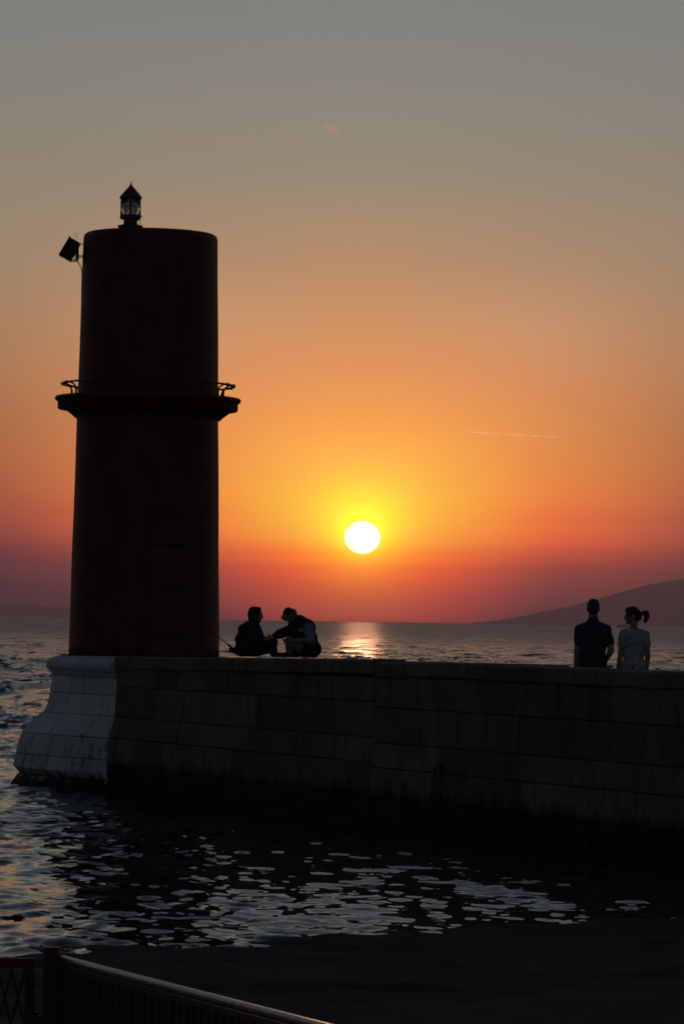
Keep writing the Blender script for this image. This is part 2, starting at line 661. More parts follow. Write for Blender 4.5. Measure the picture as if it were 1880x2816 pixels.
def build_sea():
    rows = [24.0]
    while rows[-1] < 420:
        r = rows[-1]
        rows.append(r + max(0.03, 3.4e-5 * r * r))
    while rows[-1] < 16999:
        rows.append(min(rows[-1] * 1.12, 17000.0))
    rows = np.array(rows)
    az = list(np.arange(-7.0, 7.001, 0.036))
    step, a = 0.036, 7.0
    while a < 80:
        step *= 1.18
        a += step
        az.append(a)
        az.insert(0, -a)
    az = np.radians(np.array(az))
    R, A = np.meshgrid(rows, az, indexing='ij')
    X = R * np.sin(A)
    Y = R * np.cos(A)
    dr = np.gradient(rows)[:, None] * np.ones_like(A)
    da = np.gradient(az)[None, :] * R
    Z = np.zeros_like(X)
    # choppier in open water, calmer in the lee between pier and beach
    wall_d = (X + 3.5) * 0.898 + (Y - 55.6) * 0.441
    lee = 1 / (1 + np.exp(-(wall_d + 8.0) / 2.2)) * 1 / (1 + np.exp((wall_d - 3.0) / 0.8)) * 1 / (1 + np.exp(-(X + 3.6) / 1.0)) * (Y < 75)
    open_f = 1.85 - 1.33 * lee
    off_shore = Y - (30.85 + 0.80 * X.clip(-10, 10))
    open_f = open_f * (0.55 + 0.45 * np.clip(off_shore / 13.0, 0, 1))
    patch = 0.85 + 0.3 * np.sin(0.21 * X + 0.13 * Y + 1.0) * np.sin(0.35 * Y - 0.12 * X + 0.4)
    N = 200
    lam = np.exp(rng.uniform(np.log(0.22), np.log(9.0), N))
    th = rng.normal(0.25, 0.95, N)
    ph = rng.uniform(0, 2 * PI, N)
    away = np.clip((R - 62) / 60, 0, 1)
    for L, t, p in zip(lam, th, ph):
        k = 2 * PI / L
        s0 = 0.0150 * (1.45 if L < 0.8 else 1.0 if L < 1.8 else 0.9)
        amp = s0 / k
        g_eff = abs(math.cos(t)) * dr + abs(math.sin(t)) * da
        lod = np.clip((L / g_eff - 1.9) / 1.8, 0, 1)
        if L > 0.8:
            lod = lod * (away + (1 - away) * max(0.08, (0.8 / L) ** 1.15))
        if not lod.any():
            continue
        arg = k * (X * math.sin(t) + Y * math.cos(t)) + p
        s = np.sin(arg)
        Z += amp * lod * (s + 0.18 * np.cos(2 * arg)) * open_f * patch
    nr, nc = X.shape
    co = np.stack([X, Y, Z], -1).reshape(-1, 3).astype(np.float32)
    i = np.arange((nr - 1) * nc).reshape(nr - 1, nc)[:, :-1].ravel()
    quads = np.stack([i, i + 1, i + nc + 1, i + nc], -1).astype(np.int32)
    me = bpy.data.meshes.new('sea')
    me.vertices.add(len(co))
    me.vertices.foreach_set('co', co.ravel())
    me.loops.add(quads.size)
    me.loops.foreach_set('vertex_index', quads.ravel()[...])
    me.polygons.add(len(quads))
    me.polygons.foreach_set('loop_start', np.arange(0, quads.size, 4, dtype=np.int32))
    me.polygons.foreach_set('use_smooth', np.ones(len(quads), dtype=bool))
    me.update(calc_edges=True)
    me.validate()
    me.materials.append(sea_mat())
    o = link(bpy.data.objects.new('sea', me))
    # quads are wound so that normals point up
    if me.polygons[0].normal.z < 0:
        me.flip_normals()
    return tag(o, 'dark rippled sea around the pier reaching out to the horizon', kind='structure')


build_sea()


# ---------------------------------------------------------------- beach
def build_beach():
    M = Mat('dark_wet_sand', (0.05, 0.047, 0.043), 0.9, 0, 0.2)
    c = M.ramp(M.math('ADD', M.math('MULTIPLY', M.noise(0.8, 5), 0.5), M.math('MULTIPLY', M.noise(60, 5, 0.7), 0.5)),
               [(0.35, (0.014, 0.0115, 0.009)), (0.65, (0.052, 0.044, 0.036))])
    M.color(c)
    M.bump(M.math('ADD', M.noise(40, 5, 0.7), M.noise(6, 4)), 0.8, 0.03)
    ys = np.concatenate([np.linspace(-60, 10, 16)[:-1], np.linspace(10, 24, 60)[:-1], np.linspace(24, 37, 200)[:-1], np.linspace(37, 46, 8)])
    xs = np.concatenate([np.linspace(-70, -8, 20)[:-1], np.linspace(-8, 8, 170)[:-1], np.linspace(8, 70, 20)])
    X, Y = np.meshgrid(xs, ys, indexing='xy')
    shore = 30.85 + 0.86 * X.clip(-12, 12) + 0.0 * Y
    shore = 30.85 + 0.80 * X.clip(-10, 10) + 0.10 * np.sin(X * 1.3) + 0.06 * np.sin(X * 3.1 + 1) + 0.03 * np.sin(X * 7.7 + 2)
    d = shore - Y
    Z = np.where(d > 0, np.minimum(0.06 * d, 0.05 + 0.028 * d), 0.06 * d)
    Z = np.minimum(Z, 0.52)
    for _ in range(40):
        L = math.exp(random.uniform(math.log(0.25), math.log(3.0)))
        t = random.uniform(0, PI)
        Z += 0.0042 * L ** 0.6 * np.sin(2 * PI / L * (X * math.cos(t) + Y * math.sin(t)) + random.uniform(0, 6))
    nr, nc = X.shape
    co = np.stack([X, Y, Z], -1).reshape(-1, 3)
    f = [(r * nc + c_, r * nc + c_ + 1, (r + 1) * nc + c_ + 1, (r + 1) * nc + c_) for r in range(nr - 1) for c_ in range(nc - 1)]
    o = mesh_obj('beach', co, f, M.m, smooth=True)
    tag(o, 'dark damp beach sloping to the water in the foreground', kind='structure')


build_beach()


# ---------------------------------------------------------------- far land
def hill(name, label, pts, y0, depth, mat):
    """ridge line (x, z) at distance y0, falling away in front and behind"""
    xs = np.array([p[0] for p in pts], float)
    zs = np.array([p[1] for p in pts], float)
    X = np.linspace(xs[0], xs[-1], 160)
    ridge = np.interp(X, xs, zs)
    k = np.ones(9) / 9
    ridge = np.convolve(np.pad(ridge, 4, mode='edge'), k, 'valid')
    for L, a in ((0.05, 0.012), (0.021, 0.008), (0.009, 0.004)):
        ridge += ridge * a * np.sin(np.arange(160) / (160 * L) + L * 300) + 0.006 * ridge * rng.standard_normal(160)
    V, F = [], []
    prof = [(-1.0, -0.02), (-0.75, 0.22), (-0.5, 0.52), (-0.25, 0.82), (0, 1.0), (0.3, 0.85), (0.65, 0.4), (1.0, -0.02)]
    for j, (dy, hz) in enumerate(prof):
        for i in range(160):
            wob = 1 + (0.06 * math.sin(i * 0.31 + j * 2.1) + 0.05 * math.sin(i * 0.83 + j)) * (0 < hz < 1)
            V.append((X[i], y0 + dy * depth * (1 + 0.15 * math.sin(i * 0.11)), ridge[i] * hz * wob - (0.5 if hz < 0 else 0)))
    for j in range(len(prof) - 1):
        for i in range(159):
            F.append((j * 160 + i, j * 160 + i + 1, (j + 1) * 160 + i + 1, (j + 1) * 160 + i))
    o = mesh_obj(name, V, F, mat, smooth=True)
    return tag(o, label, kind='structure')


m_hill = simple('dry_hillside', (0.075, 0.080, 0.050), 0.95, 0.4, 0.01, 0, 0.0)
K = 16300 / 14000
hill('hill', 'hazy headland rising from the sea at the right edge',
     [(x * K, z * K) for x, z in ((530, 0), (600, 7), (720, 32), (861, 64), (1036, 112), (1120, 140), (1213, 168), (1290, 184), (1351, 194), (1480, 203),
      (1800, 212), (2200, 215), (2800, 190), (3600, 140), (4600, 70), (5400, 0))], 16300, 500, m_hill)
hill('hill', 'low faint land on the horizon left of the tower',
     [(-6500, 20), (-5000, 60), (-3500, 66), (-2400, 58), (-1600, 54), (-1350, 50), (-1150, 42), (-980, 30), (-840, 16), (-740, 6), (-680, 0)],
     15800, 500, m_hill)

# ---------------------------------------------------------------- air
hz_m = bpy.data.materials.new('sea_haze')
hz_m.use_nodes = True
ht = hz_m.node_tree
ht.nodes.clear()
pv = ht.nodes.new('ShaderNodeVolumePrincipled')
pv.inputs['Color'].default_value = (0.78, 0.57, 0.67, 1)
pv.inputs['Density'].default_value = 1.0e-4
pv.inputs['Anisotropy'].default_value = 0.6
ho = ht.nodes.new('ShaderNodeOutputMaterial')
ht.links.new(pv.outputs[0], ho.inputs['Volume'])
bm = bmesh.new()
box(bm, (0, 0, 134), (35000, 35000, 272))
hz = bm_obj('haze', bm, hz_m)
tag(hz, 'thin mauve evening haze lying over the sea', kind='stuff')

# ---------------------------------------------------------------- stone pier
PL = Vector((-3.50, 55.6))
U = Vector((0.441, -0.8975)).normalized()
NW = Vector((U.y, -U.x))                 # towards the harbour (camera) side
TC = Vector((-3.23, 58.5))               # tower axis
HR = (TC - PL).dot(-NW)                  # radius of the rounded pier head
S_T = (TC - PL).dot(U)                   # where the straight wall meets the head
ARC = PI * HR
Z_PLAT, Z_DECK = 2.135, 1.30
S_STEP, S_END = 9.05, 30.0
PROFILE = [(-1.6, 0.64), (0.0, 0.62), (0.06, 0.61), (0.17, 0.50), (0.20, 0.47), (0.24, 0.585), (0.28, 0.60), (0.55, 0.545), (0.76, 0.50), (0.87, 0.455),
           (0.98, 0.365), (1.12, 0.205), (1.25, 0.065), (1.48, 0.02), (1.77, -0.03), (2.3, -0.05)]
PZ = np.array([p[0] for p in PROFILE])
PO = np.array([p[1] for p in PROFILE])


def flare(s):
    t = min(1.0, max(0.0, (s - (S_T + 0.3)) / 2.9))
    return 1.0 - (t * t * (3 - 2 * t)) * 0.86


def path(s):
    """point and outward normal of the wall line"""
    if s >= S_T:
        return PL + U * s, NW
    a = (S_T - s) / HR
    if a <= PI:
        n = NW * math.cos(a) - U * math.sin(a)
        return TC + n * HR, n
    s2 = (a - PI) * HR
    return TC - NW * HR + U * s2, -NW


def surf(s, z, extra=0.0):
    p, n = path(s)
    o = float(np.interp(z, PZ, PO)) * flare(s if s > S_T - ARC else S_T - 1) + extra
    return Vector((p.x + n.x * o, p.y + n.y * o, z))


pier = thing('stone_pier', 'long stone pier of squared blocks with a whitewashed rounded end', 'pier', (PL.x, PL.y, 0))
PM = Matrix.Translation((-PL.x, -PL.y, 0))


def pier_part(name, verts, faces, mat, smooth=False):
    return mesh_obj(name, [PM @ Vector(v) for v in verts], faces, mat, pier, smooth)


def core(name, s_list, z_list, cap_z, mat):
    """solid masonry heart: rings of the outline, set back behind the facing"""
    V, F = [], []
    n = len(s_list)
    for z in z_list:
        for s in s_list:
            V.append(surf(s, z, -0.07))
    for j in range(len(z_list) - 1):
        for i in range(n):
            k = (i + 1) % n
            F.append((j * n + i, j * n + k, (j + 1) * n + k, (j + 1) * n + i))
    F.append(tuple((len(z_list) - 1) * n + i for i in range(n)))
    o = pier_part(name, V, F, mat)
    return o


far0 = S_T - ARC
s_head = ([S_STEP - 0.02 - i * 0.5 for i in range(int((S_STEP - 0.02 - S_T) / 0.5) + 1)] + [S_T - ARC * i / 28 for i in range(29)]
          + [far0 - (S_STEP - 0.02 - S_T) * i / 10 for i in range(1, 11)])
zl = [-1.5, -0.2, 0.06, 0.16, 0.22, 0.28, 0.5, 0.76, 0.87, 0.98, 1.12, 1.25, 1.5, 1.77, 1.95, Z_PLAT - 0.02]
core('core', s_head, zl, Z_PLAT, m_core)
s_right = [S_END, S_STEP + 6, S_STEP, far0 - (S_STEP - S_T), far0 - (S_END - S_T)]
core('core', s_right, [-1.5, 0.0, 0.6, 1.2, Z_DECK - 0.03], Z_DECK, m_core)


def slab(name, s0, s1, d0, d1, z0, z1, mat, jit=0.0, round_e=0.012):
    """a flat stone on the pier, s along the wall, d inwards from the face"""
    V = []
    e = round_e
    for (zz, ins) in ((z0, 0), (z1 - e, 0), (z1, e)):
        for (s, d) in ((s0 + ins, d0 + ins), (s1 - ins, d0 + ins), (s1 - ins, d1 - ins), (s0 + ins, d1 - ins)):
            p = PL + U * s - NW * d
            V.append((p.x, p.y, zz + (jit if zz > z0 else 0) * (1 if s > (s0 + s1) / 2 else -1)))
    F = [(3, 2, 1, 0), (8, 9, 10, 11)]
    for a in (0, 4):
        for i in range(4):
            j = (i + 1) % 4
            F.append((a + i, a + j, a + 4 + j, a + 4 + i))
    return pier_part(name, V, F, mat)


# paving of the raised head platform and of the lower walk
d = 0.46
while d < 2 * HR - 0.2:
    w = random.uniform(0.5, 0.8)
    d1 = min(d + w, 2 * HR - 0.05)
    s = 1.9
    while s < S_STEP - 0.05:
        s1 = min(s + random.uniform(0.9, 1.5), S_STEP - 0.03)
        slab('paving_stone', s + 0.006, s1 - 0.006, d + 0.006, d1 - 0.006, Z_PLAT - 0.08, Z_PLAT + random.uniform(0.0, 0.012) + 0.006 * s, m_deck)
        s = s1
    d = d1
d = 0.62
while d < 2 * HR - 0.2:
    d1 = min(d + 0.8, 2 * HR - 0.05)
    s = S_STEP + 0.03
    while s < 24:
        s1 = s + random.uniform(1.0, 1.7)
        slab('paving_stone', s + 0.006, s1 - 0.006, d + 0.006, d1 - 0.006, Z_DECK - 0.08, Z_DECK + random.uniform(-0.004, 0.004), m_deck)
        s = s1
    d = d1
# round paving under the tower
bm = bmesh.new()
prof = [(1.20, Z_PLAT - 0.03), (1.46, Z_PLAT - 0.03)]
V, F = [], []
for i in range(65):
    a = 2 * PI * i / 64
    for r in (0.2, HR - 0.12):
        V.append((TC.x + r * math.cos(a), TC.y + r * math.sin(a), Z_PLAT - 0.012))
for i in range(64):
    F.append((2 * i, 2 * i + 1, 2 * i + 3, 2 * i + 2))
pier_part('tower_footing', V, F, m_deck)


def block(name, s0, s1, z0, z1, mat, proud=0.0, joint=0.004, depth=0.14, rough=0.004):
    """one facing stone: rounded arrises, its own face relief, follows the wall's curve and batter"""
    L = s1 - s0
    ns = max(2, int(L / 0.28)) if s0 > S_T else max(3, int(L / 0.12))
    nz = 2 if s0 > 3 else 4
    e = 0.018
    ss = [s0 + joint] + list(np.linspace(s0 + joint + e, s1 - joint - e, ns)) + [s1 - joint]
    zs = [z0 + joint] + list(np.linspace(z0 + joint + e, z1 - joint - e, nz)) + [z1 - joint]
    a, b = len(ss), len(zs)
    V, F = [], []
    sx = [random.uniform(-0.004, 0.004) for _ in range(4)]
    for j, z in enumerate(zs):
        for i, s in enumerate(ss):
            brd = (i in (0, a - 1)) or (j in (0, b - 1))
            crn = (i in (0, a - 1)) and (j in (0, b - 1))
            V.append(surf(s + (sx[0] if j < b / 2 else sx[1]) * (i == 0), z, proud + random.uniform(-rough, rough) - (0.012 if brd else 0) - (0.012 if crn else 0)))
    for j in range(b - 1):
        for i in range(a - 1):
            F.append((j * a + i, j * a + i + 1, (j + 1) * a + i + 1, (j + 1) * a + i))
    ring = [i for i in range(a)] + [j * a + a - 1 for j in range(1, b)] + [(b - 1) * a + i for i in range(a - 2, -1, -1)] + [j * a for j in range(b - 2, 0, -1)]
    base = len(V)
    for q in ring:
        j, i = divmod(q, a)
        V.append(surf(ss[i], zs[j], proud - depth))
    n = len(ring)
    for k in range(n):
        k2 = (k + 1) % n
        F.append((ring[k2], ring[k], base + k, base + k2))
    o = pier_part(name, V, F, mat)
    me = o.data
    bmx = bmesh.new()
    bmx.from_mesh(me)
    bmesh.ops.recalc_face_normals(bmx, faces=bmx.faces[:])
    bmx.to_mesh(me)
    bmx.free()
    return o


def course(z0, z1, s_from, s_to, lmin, lmax, mat_fn, proud=0.012, first=None):
    s = s_from
    k = 0
    while s < s_to - 0.05:
        l = first[k] if first and k < len(first) else random.uniform(lmin, lmax)
        e = s + l
        if s_to - e < lmin * 0.6:
            e = s_to
        block('block', s, e, z0, z1, mat_fn((s + e) / 2), random.uniform(-proud, proud))
        s = e
        k += 1


PAINT_S = 0.02
# whitewashed rounded head (faces the harbour and the open sea)
head_rows = [(-0.35, 0.19), (0.19, 0.52), (0.52, 0.855), (0.855, 1.20), (1.20, 1.52), (1.52, 1.80)]
for q, (z0, z1) in enumerate(head_rows):
    course(z0, z1, S_T - ARC * 0.80, PAINT_S, 0.75, 1.25, lambda s: m_white, 0.005 if q else 0.02)
# wall of the head platform
wall_rows = [(-0.35, 0.10), (0.10, 0.42), (0.42, 0.86), (0.86, 1.195), (1.195, 1.67), (1.67, 2.0)]
for z0, z1 in wall_rows:
    course(z0, z1, PAINT_S, S_STEP, 0.75, 1.7, lambda s: m_stone, 0.013)
# newer stretch of wall beyond the step
right_rows = [(-0.40, 0.05), (0.05, 0.40), (0.40, 0.80), (0.80, 1.13), (1.13, 1.60), (1.60, 2.03)]
for z0, z1 in right_rows:
    course(z0, z1, S_STEP, 25.0, 0.9, 1.9, lambda s: m_stone, 0.012)
# parapet heart of the right stretch
slab('parapet_core', S_STEP + 0.0, 25.0, 0.08, 0.55, 1.1, 2.06, m_core)
slab('platform_end', S_STEP - 0.3, S_STEP + 0.01, 0.5, 2 * HR - 0.05, 1.1, 2.08, m_stone)


# coping of the whitewashed head: rolled edge with a moulding below
def head_coping(a0, a1, mat=None):
    prof = [(-0.14, 1.80), (-0.03, 1.80), (0.0, 1.825), (0.015, 1.86), (0.02, 1.885), (0.055, 1.90), (0.080, 1.93),
            (0.088, 1.975), (0.080, 2.02), (0.055, 2.052), (-0.02, 2.085), (-0.12, 2.118), (-0.45, 2.128)]
    n = max(4, int((a1 - a0) / 0.09))
    V, F = [], []
    for i in range(n + 1):
        s = a0 + 0.004 + (a1 - a0 - 0.008) * i / n
        p, nn = path(s)
        for o, z in prof:
            w = random.uniform(-0.003, 0.003)
            V.append((p.x + nn.x * (o + w), p.y + nn.y * (o + w), z + w))
    m = len(prof)
    for i in range(n):
        for j in range(m - 1):
            F.append((i * m + j, (i + 1) * m + j, (i + 1) * m + j + 1, i * m + j + 1))
    F.append(tuple(range(m)))
    F.append(tuple(n * m + j for j in range(m - 1, -1, -1)))
    o = pier_part('coping_stone', V, F, mat or m_white, smooth=False)
    bmx = bmesh.new()
    bmx.from_mesh(o.data)
    bmesh.ops.recalc_face_normals(bmx, faces=bmx.faces[:])
    bmx.to_mesh(o.data)
    bmx.free()


s = S_T - ARC * 0.85
while s < PAINT_S - 0.1:
    e = s + random.uniform(0.9, 1.2)
    if PAINT_S - e < 0.5:
        e = PAINT_S - 0.06
    head_coping(s, e)
    s = e
    if e > PAINT_S - 0.1:
        break


def coping(s0, s1, z_top, thick=0.20, over=0.03, w=0.46, mat=None):
    """one coping stone with worn, chipped edges"""
    V, F = [], []
    n = max(3, int((s1 - s0) / 0.22))
    prof = [(0.10, z_top - thick), (-over + 0.012, z_top - thick), (-over, z_top - thick + 0.015), (-over, z_top - 0.03),
            (-over + 0.02, z_top - 0.006), (0.05, z_top), (w - 0.02, z_top), (w, z_top - 0.02), (w, z_top - thick)]
    for i in range(n + 1):
        s = s0 + 0.006 + (s1 - s0 - 0.012) * i / n
        sl = 0.0116 * (s - (s0 + s1) / 2) if s0 < S_STEP - 0.1 else 0.0
        chip = random.uniform(0, 0.010)
        for q, (dd, z) in enumerate(prof):
            p = PL + U * s - NW * (dd + (chip if q in (3, 4) else 0) + random.uniform(-0.003, 0.003))
            V.append((p.x, p.y, z + sl + random.uniform(-0.003, 0.003) - (chip * 0.6 if q == 4 else 0)))
    m = len(prof)
    for i in range(n):
        for j in range(m):
            k = (j + 1) % m
            F.append((i * m + j, (i + 1) * m + j, (i + 1) * m + k, i * m + k))
    F.append(tuple(range(m)))
    F.append(tuple(n * m + j for j in range(m - 1, -1, -1)))
    o = pier_part('coping_stone', V, F, mat or m_stone)
    bmx = bmesh.new()
    bmx.from_mesh(o.data)
    bmesh.ops.recalc_face_normals(bmx, faces=bmx.faces[:])
    bmx.to_mesh(o.data)
    bmx.free()


s = PAINT_S - 0.03
while s < 8.95:
    e = s + random.uniform(1.2, 1.7)
    if 9.02 - e < 0.6:
        e = 9.02
    mid = (s + e) / 2
    coping(s, e, 2.142 + 0.0116 * mid)
    s = e
coping(9.03, 9.95, 2.205, w=0.58)
for a, b, zt in ((9.96, 11.0, 2.232), (11.0, 12.12, 2.238), (12.13, 13.6, 2.222), (13.6, 14.9, 2.228), (14.9, 16.4, 2.224),
                 (16.4, 17.8, 2.23), (17.8, 19.4, 2.226), (19.4, 21.0, 2.23), (21.0, 22.8, 2.226), (22.8, 24.9, 2.23)):
    coping(a, b, zt, w=0.58)

# small drain hole stones / iron mooring ring let into the wall
def wall_at(s, z, d=0.0):
    p = surf(s, z, d)
    return p


ringc = wall_at(11.05, 0.80, 0.03)
bm = bmesh.new()
pts = []
for i in range(21):
    a = 2 * PI * i / 20
    pts.append(PM @ (Vector((ringc.x, ringc.y, ringc.z)) + 0.10 * math.cos(a) * Vector((U.x, U.y, 0)) + Vector((0, 0, 0.10 * math.sin(a))) + 0.012 * Vector((NW.x, NW.y, 0))))
tube(bm, pts, 0.016, 8, caps=False)
ring = bm_obj('mooring_ring', bm, m_iron, pier, True)
bm = bmesh.new()
c0 = PM @ wall_at(11.05, 0.91, -0.02)
c1 = PM @ wall_at(11.05, 0.905, 0.055)
tube(bm, [c0, c1], 0.022, 10)
bm_obj('ring_staple', bm, m_iron, ring)

# ---------------------------------------------------------------- lighthouse
LX, LY = TC.x, TC.y
lh = thing('lighthouse', 'squat round red harbour light tower with a gallery ring and glass lantern', 'lighthouse', (LX, LY, 2.12))
LO = Vector((LX, LY, 2.12))


def T_r(z):           # tower radius
    return 1.242 - (z - 2.13) * (1.242 - 1.108) / 6.97


bm = bmesh.new()
zs = [2.10] + list(np.linspace(2.3, 8.98, 40))
lathe(bm, [(T_r(z), z - 2.12) for z in zs] + [(1.108, 9.03 - 2.12), (1.092, 9.075 - 2.12), (1.055, 9.10 - 2.12), (0.6, 9.14 - 2.12), (0.05, 9.15 - 2.12)], 128, close_top=True, close_bot=True)
for v in bm.verts:
    if 0.1 < v.co.z < 6.8:
        f = 1 + 0.0022 * math.sin(v.co.z * 2.7 + 3 * math.atan2(v.co.y, v.co.x)) + random.uniform(-0.0008, 0.0008)
        v.co.x *= f
        v.co.y *= f
tw = bm_obj('tower', bm, m_red, lh, True)

# arched doorway facing the harbour, to the right of the axis
A_D = math.radians(-90 + 29)


def on_tower(w, z, off):
    """w = width along the wall from the door's middle"""
    r = T_r(z) + off
    a = A_D + w / T_r(z)
    return Vector((r * math.cos(a), r * math.sin(a), z - 2.12))


def arch_pts(hw, z0, zs_, n=14):
    pts = [(-hw, z0), (-hw, zs_)]
    for i in range(1, n):
        a = PI - PI * i / n
        pts.append((hw * math.cos(a), zs_ + hw * 0.55 * math.sin(a)))
    pts += [(hw, zs_), (hw, z0)]
    return pts


def arch_band(hw0, hw1, z0, zs_, off0, off1, name, mat, parent):
    a = arch_pts(hw0, z0, zs_)
    b = arch_pts(hw1, z0, zs_)
    V, F = [], []
    for (p, q) in zip(a, b):
        V += [on_tower(*p, off0), on_tower(*p, off1), on_tower(*q, off1), on_tower(*q, off0)]
    for i in range(len(a) - 1):
        for j in range(4):
            k = (j + 1) % 4
            F.append((i * 4 + j, i * 4 + k, i * 4 + 4 + k, i * 4 + 4 + j))
    F += [(0, 1, 2, 3), tuple(4 * (len(a) - 1) + q for q in (3, 2, 1, 0))]
    o = mesh_obj(name, V, F, mat, parent)
    return o


arch_band(0.46, 0.56, 2.15, 4.12, -0.03, 0.024, 'door_frame', m_red, lh)
pts = arch_pts(0.455, 2.16, 4.12)
V = [on_tower(w, z, 0.012) for w, z in pts] + [on_tower(w, z, -0.05) for w, z in pts]
cN = len(pts)
# door leaf as vertical strips so that it follows the tower's curve
V, F = [], []
cols = np.linspace(-0.455, 0.455, 13)
for w in cols:
    top = 4.12 + 0.455 * 0.55 * math.sqrt(max(0, 1 - (w / 0.455) ** 2))
    for z in (2.16, 3.2, top):
        V.append(on_tower(w, z, 0.012))
        V.append(on_tower(w, z, -0.04))
for i in range(12):
    for j in range(2):
        a0 = i * 6 + j * 2
        a1 = (i + 1) * 6 + j * 2
        F.append((a0, a1, a1 + 2, a0 + 2))
door = mesh_obj('door', V, F, m_dkmetal, lh)
for zc in (2.5, 3.25, 3.95):
    bm = bmesh.new()
    tube(bm, [on_tower(w, zc, 0.02) for w in np.linspace(-0.44, 0.2, 7)], 0.016, 6)
    bm_obj('hinge_strap', bm, m_iron, door)
bm = bmesh.new()
tube(bm, [on_tower(0.36, 3.1, 0.0), on_tower(0.36, 3.1, 0.06), on_tower(0.28, 3.1, 0.065)], 0.012, 8)
bm_obj('handle', bm, m_iron, door)

# gallery
bm = bmesh.new()
g = 2.12
prof = [(T_r(6.2) - 0.02, 6.115 - g), (1.20, 6.115 - g), (1.235, 6.135 - g), (1.30, 6.175 - g), (1.475, 6.185 - g), (1.487, 6.20 - g), (1.487, 6.315 - g),
        (1.515, 6.322 - g), (1.535, 6.345 - g), (1.535, 6.372 - g), (1.518, 6.393 - g), (1.10, 6.40 - g)]
lathe(bm, prof, 128)
gal = bm_obj('gallery', bm, m_red, lh, True)
for k in range(12):
    a = 2 * PI * (k + 0.35) / 12
    bm = bmesh.new()
    R = Matrix.Rotation(a, 3, 'Z')
    sec = [(1.10, 6.19), (1.36, 6.19), (1.355, 6.165), (1.32, 6.135), (1.26, 6.09), (1.19, 6.03), (1.10, 6.01)]
    vs = []
    for sgn in (-1, 1):
        vs.append([bm.verts.new(R @ Vector((r, sgn * 0.07, z - g))) for r, z in sec])
    bm.faces.new(vs[0])
    bm.faces.new(vs[1][::-1])
    for i in range(len(sec)):
        j = (i + 1) % len(sec)
        bm.faces.new((vs[0][i], vs[1][i], vs[1][j], vs[0][j]))
    bm_obj('corbel', bm, m_red, gal)
rail_r, rail_z = 1.43, 6.60
bm = bmesh.new()
tube(bm, [(rail_r * math.cos(2 * PI * i / 96), rail_r * math.sin(2 * PI * i / 96), rail_z - g) for i in range(97)], 0.0165, 8, caps=False)
grail = bm_obj('gallery_rail', bm, m_dkmetal, lh, True)
for a in (204, 158, 232, 260, 288, 316, 338, 352, 18, 45, 75, 105, 132, 180 + 8):
    ar = math.radians(a)
    bm = bmesh.new()
    e = Vector((math.cos(ar), math.sin(ar), 0))
    tube(bm, [e * 1.26 + Vector((0, 0, 6.395 - g)), e * 1.26 + Vector((0, 0, 6.48 - g)), e * 1.275 + Vector((0, 0, 6.54 - g)),
              e * 1.32 + Vector((0, 0, 6.585 - g)), e * 1.37 + Vector((0, 0, 6.60 - g)), e * rail_r + Vector((0, 0, rail_z - g))],
         [0.021, 0.017, 0.014, 0.014, 0.014, 0.016], 8)
    st = bm_obj('stanchion', bm, m_dkmetal, grail, True)
for a in (204, 158, 338, 18, 352):
    ar = math.radians(a)
    bm = bmesh.new()
    bmesh.ops.create_icosphere(bm, subdivisions=2, radius=0.030, matrix=Matrix.Translation((rail_r * math.cos(ar), rail_r * math.sin(ar), rail_z - g)))
    bm_obj('clamp', bm, m_dkmetal, grail, True)

# lantern on the roof
lan = bpy.data.objects.new('lantern', None)
link(lan, lh)
lan.location = (-3.57 - LX, 0, 0)
bm = bmesh.new()
lathe(bm, [(0.02, 9.10 - g), (0.17, 9.10 - g), (0.17, 9.205 - g), (0.205, 9.215 - g), (0.212, 9.228 - g), (0.205, 9.243 - g), (0.14, 9.250 - g),
           (0.128, 9.262 - g), (0.116, 9.275 - g), (0.114, 9.345 - g), (0.168, 9.352 - g), (0.176, 9.36 - g), (0.176, 9.405 - g), (0.166, 9.418 - g), (0.02, 9.42 - g)],
      48, close_top=True, close_bot=True)
bm_obj('pedestal', bm, m_dkmetal, lan, False)
bm = bmesh.new()
lathe(bm, [(0.165, 9.419 - g), (0.172, 9.419 - g), (0.172, 9.694 - g), (0.165, 9.694 - g), (0.165, 9.419 - g)], 48)
bm_obj('glass', bm, m_glass, lan, True)
# drum lens with prism rings
bm = bmesh.new()
zc = 9.555
prof = [(0.004, 9.44)]
for k in range(-5, 6):
    zz = zc + k * 0.021
    rr = 0.135 - 0.0022 * k * k * 0.35
    if k < 0:
        prof += [(rr - 0.012, zz - 0.0095), (rr, zz + 0.0085)]
    elif k == 0:
        prof += [(rr - 0.002, zz - 0.010), (rr + 0.006, zz), (rr - 0.002, zz + 0.010)]
    else:
        prof += [(rr, zz - 0.0085), (rr - 0.012, zz + 0.0095)]
prof += [(0.004, 9.672)]
prof_in = [(0.112, 9.66), (0.112, 9.452)]
lathe(bm, [(r, z - g) for r, z in prof[1:-1]] + [(r, z - g) for r, z in prof_in] + [(prof[1][0], prof[1][1] - g)], 40)
bm_obj('lens', bm, m_lens, lan, False)
bm = bmesh.new()
lathe(bm, [(0.03, 9.42 - g), (0.026, 9.45 - g), (0.016, 9.47 - g), (0.016, 9.555 - g), (0.024, 9.562 - g), (0.024, 9.585 - g), (0.012, 9.60 - g)], 16, close_top=True, close_bot=True)
bm_obj('lamp_stem', bm, m_iron, lan, True)
bm = bmesh.new()
for k in range(6):
    a = 2 * PI * (k + 0.5) / 6
    tube(bm, [(0.178 * math.cos(a), 0.178 * math.sin(a), 9.40 - g), (0.178 * math.cos(a), 0.178 * math.sin(a), 9.70 - g)], 0.0045, 6)
bm_obj('glazing_bar', bm, m_iron, lan)
bm = bmesh.new()
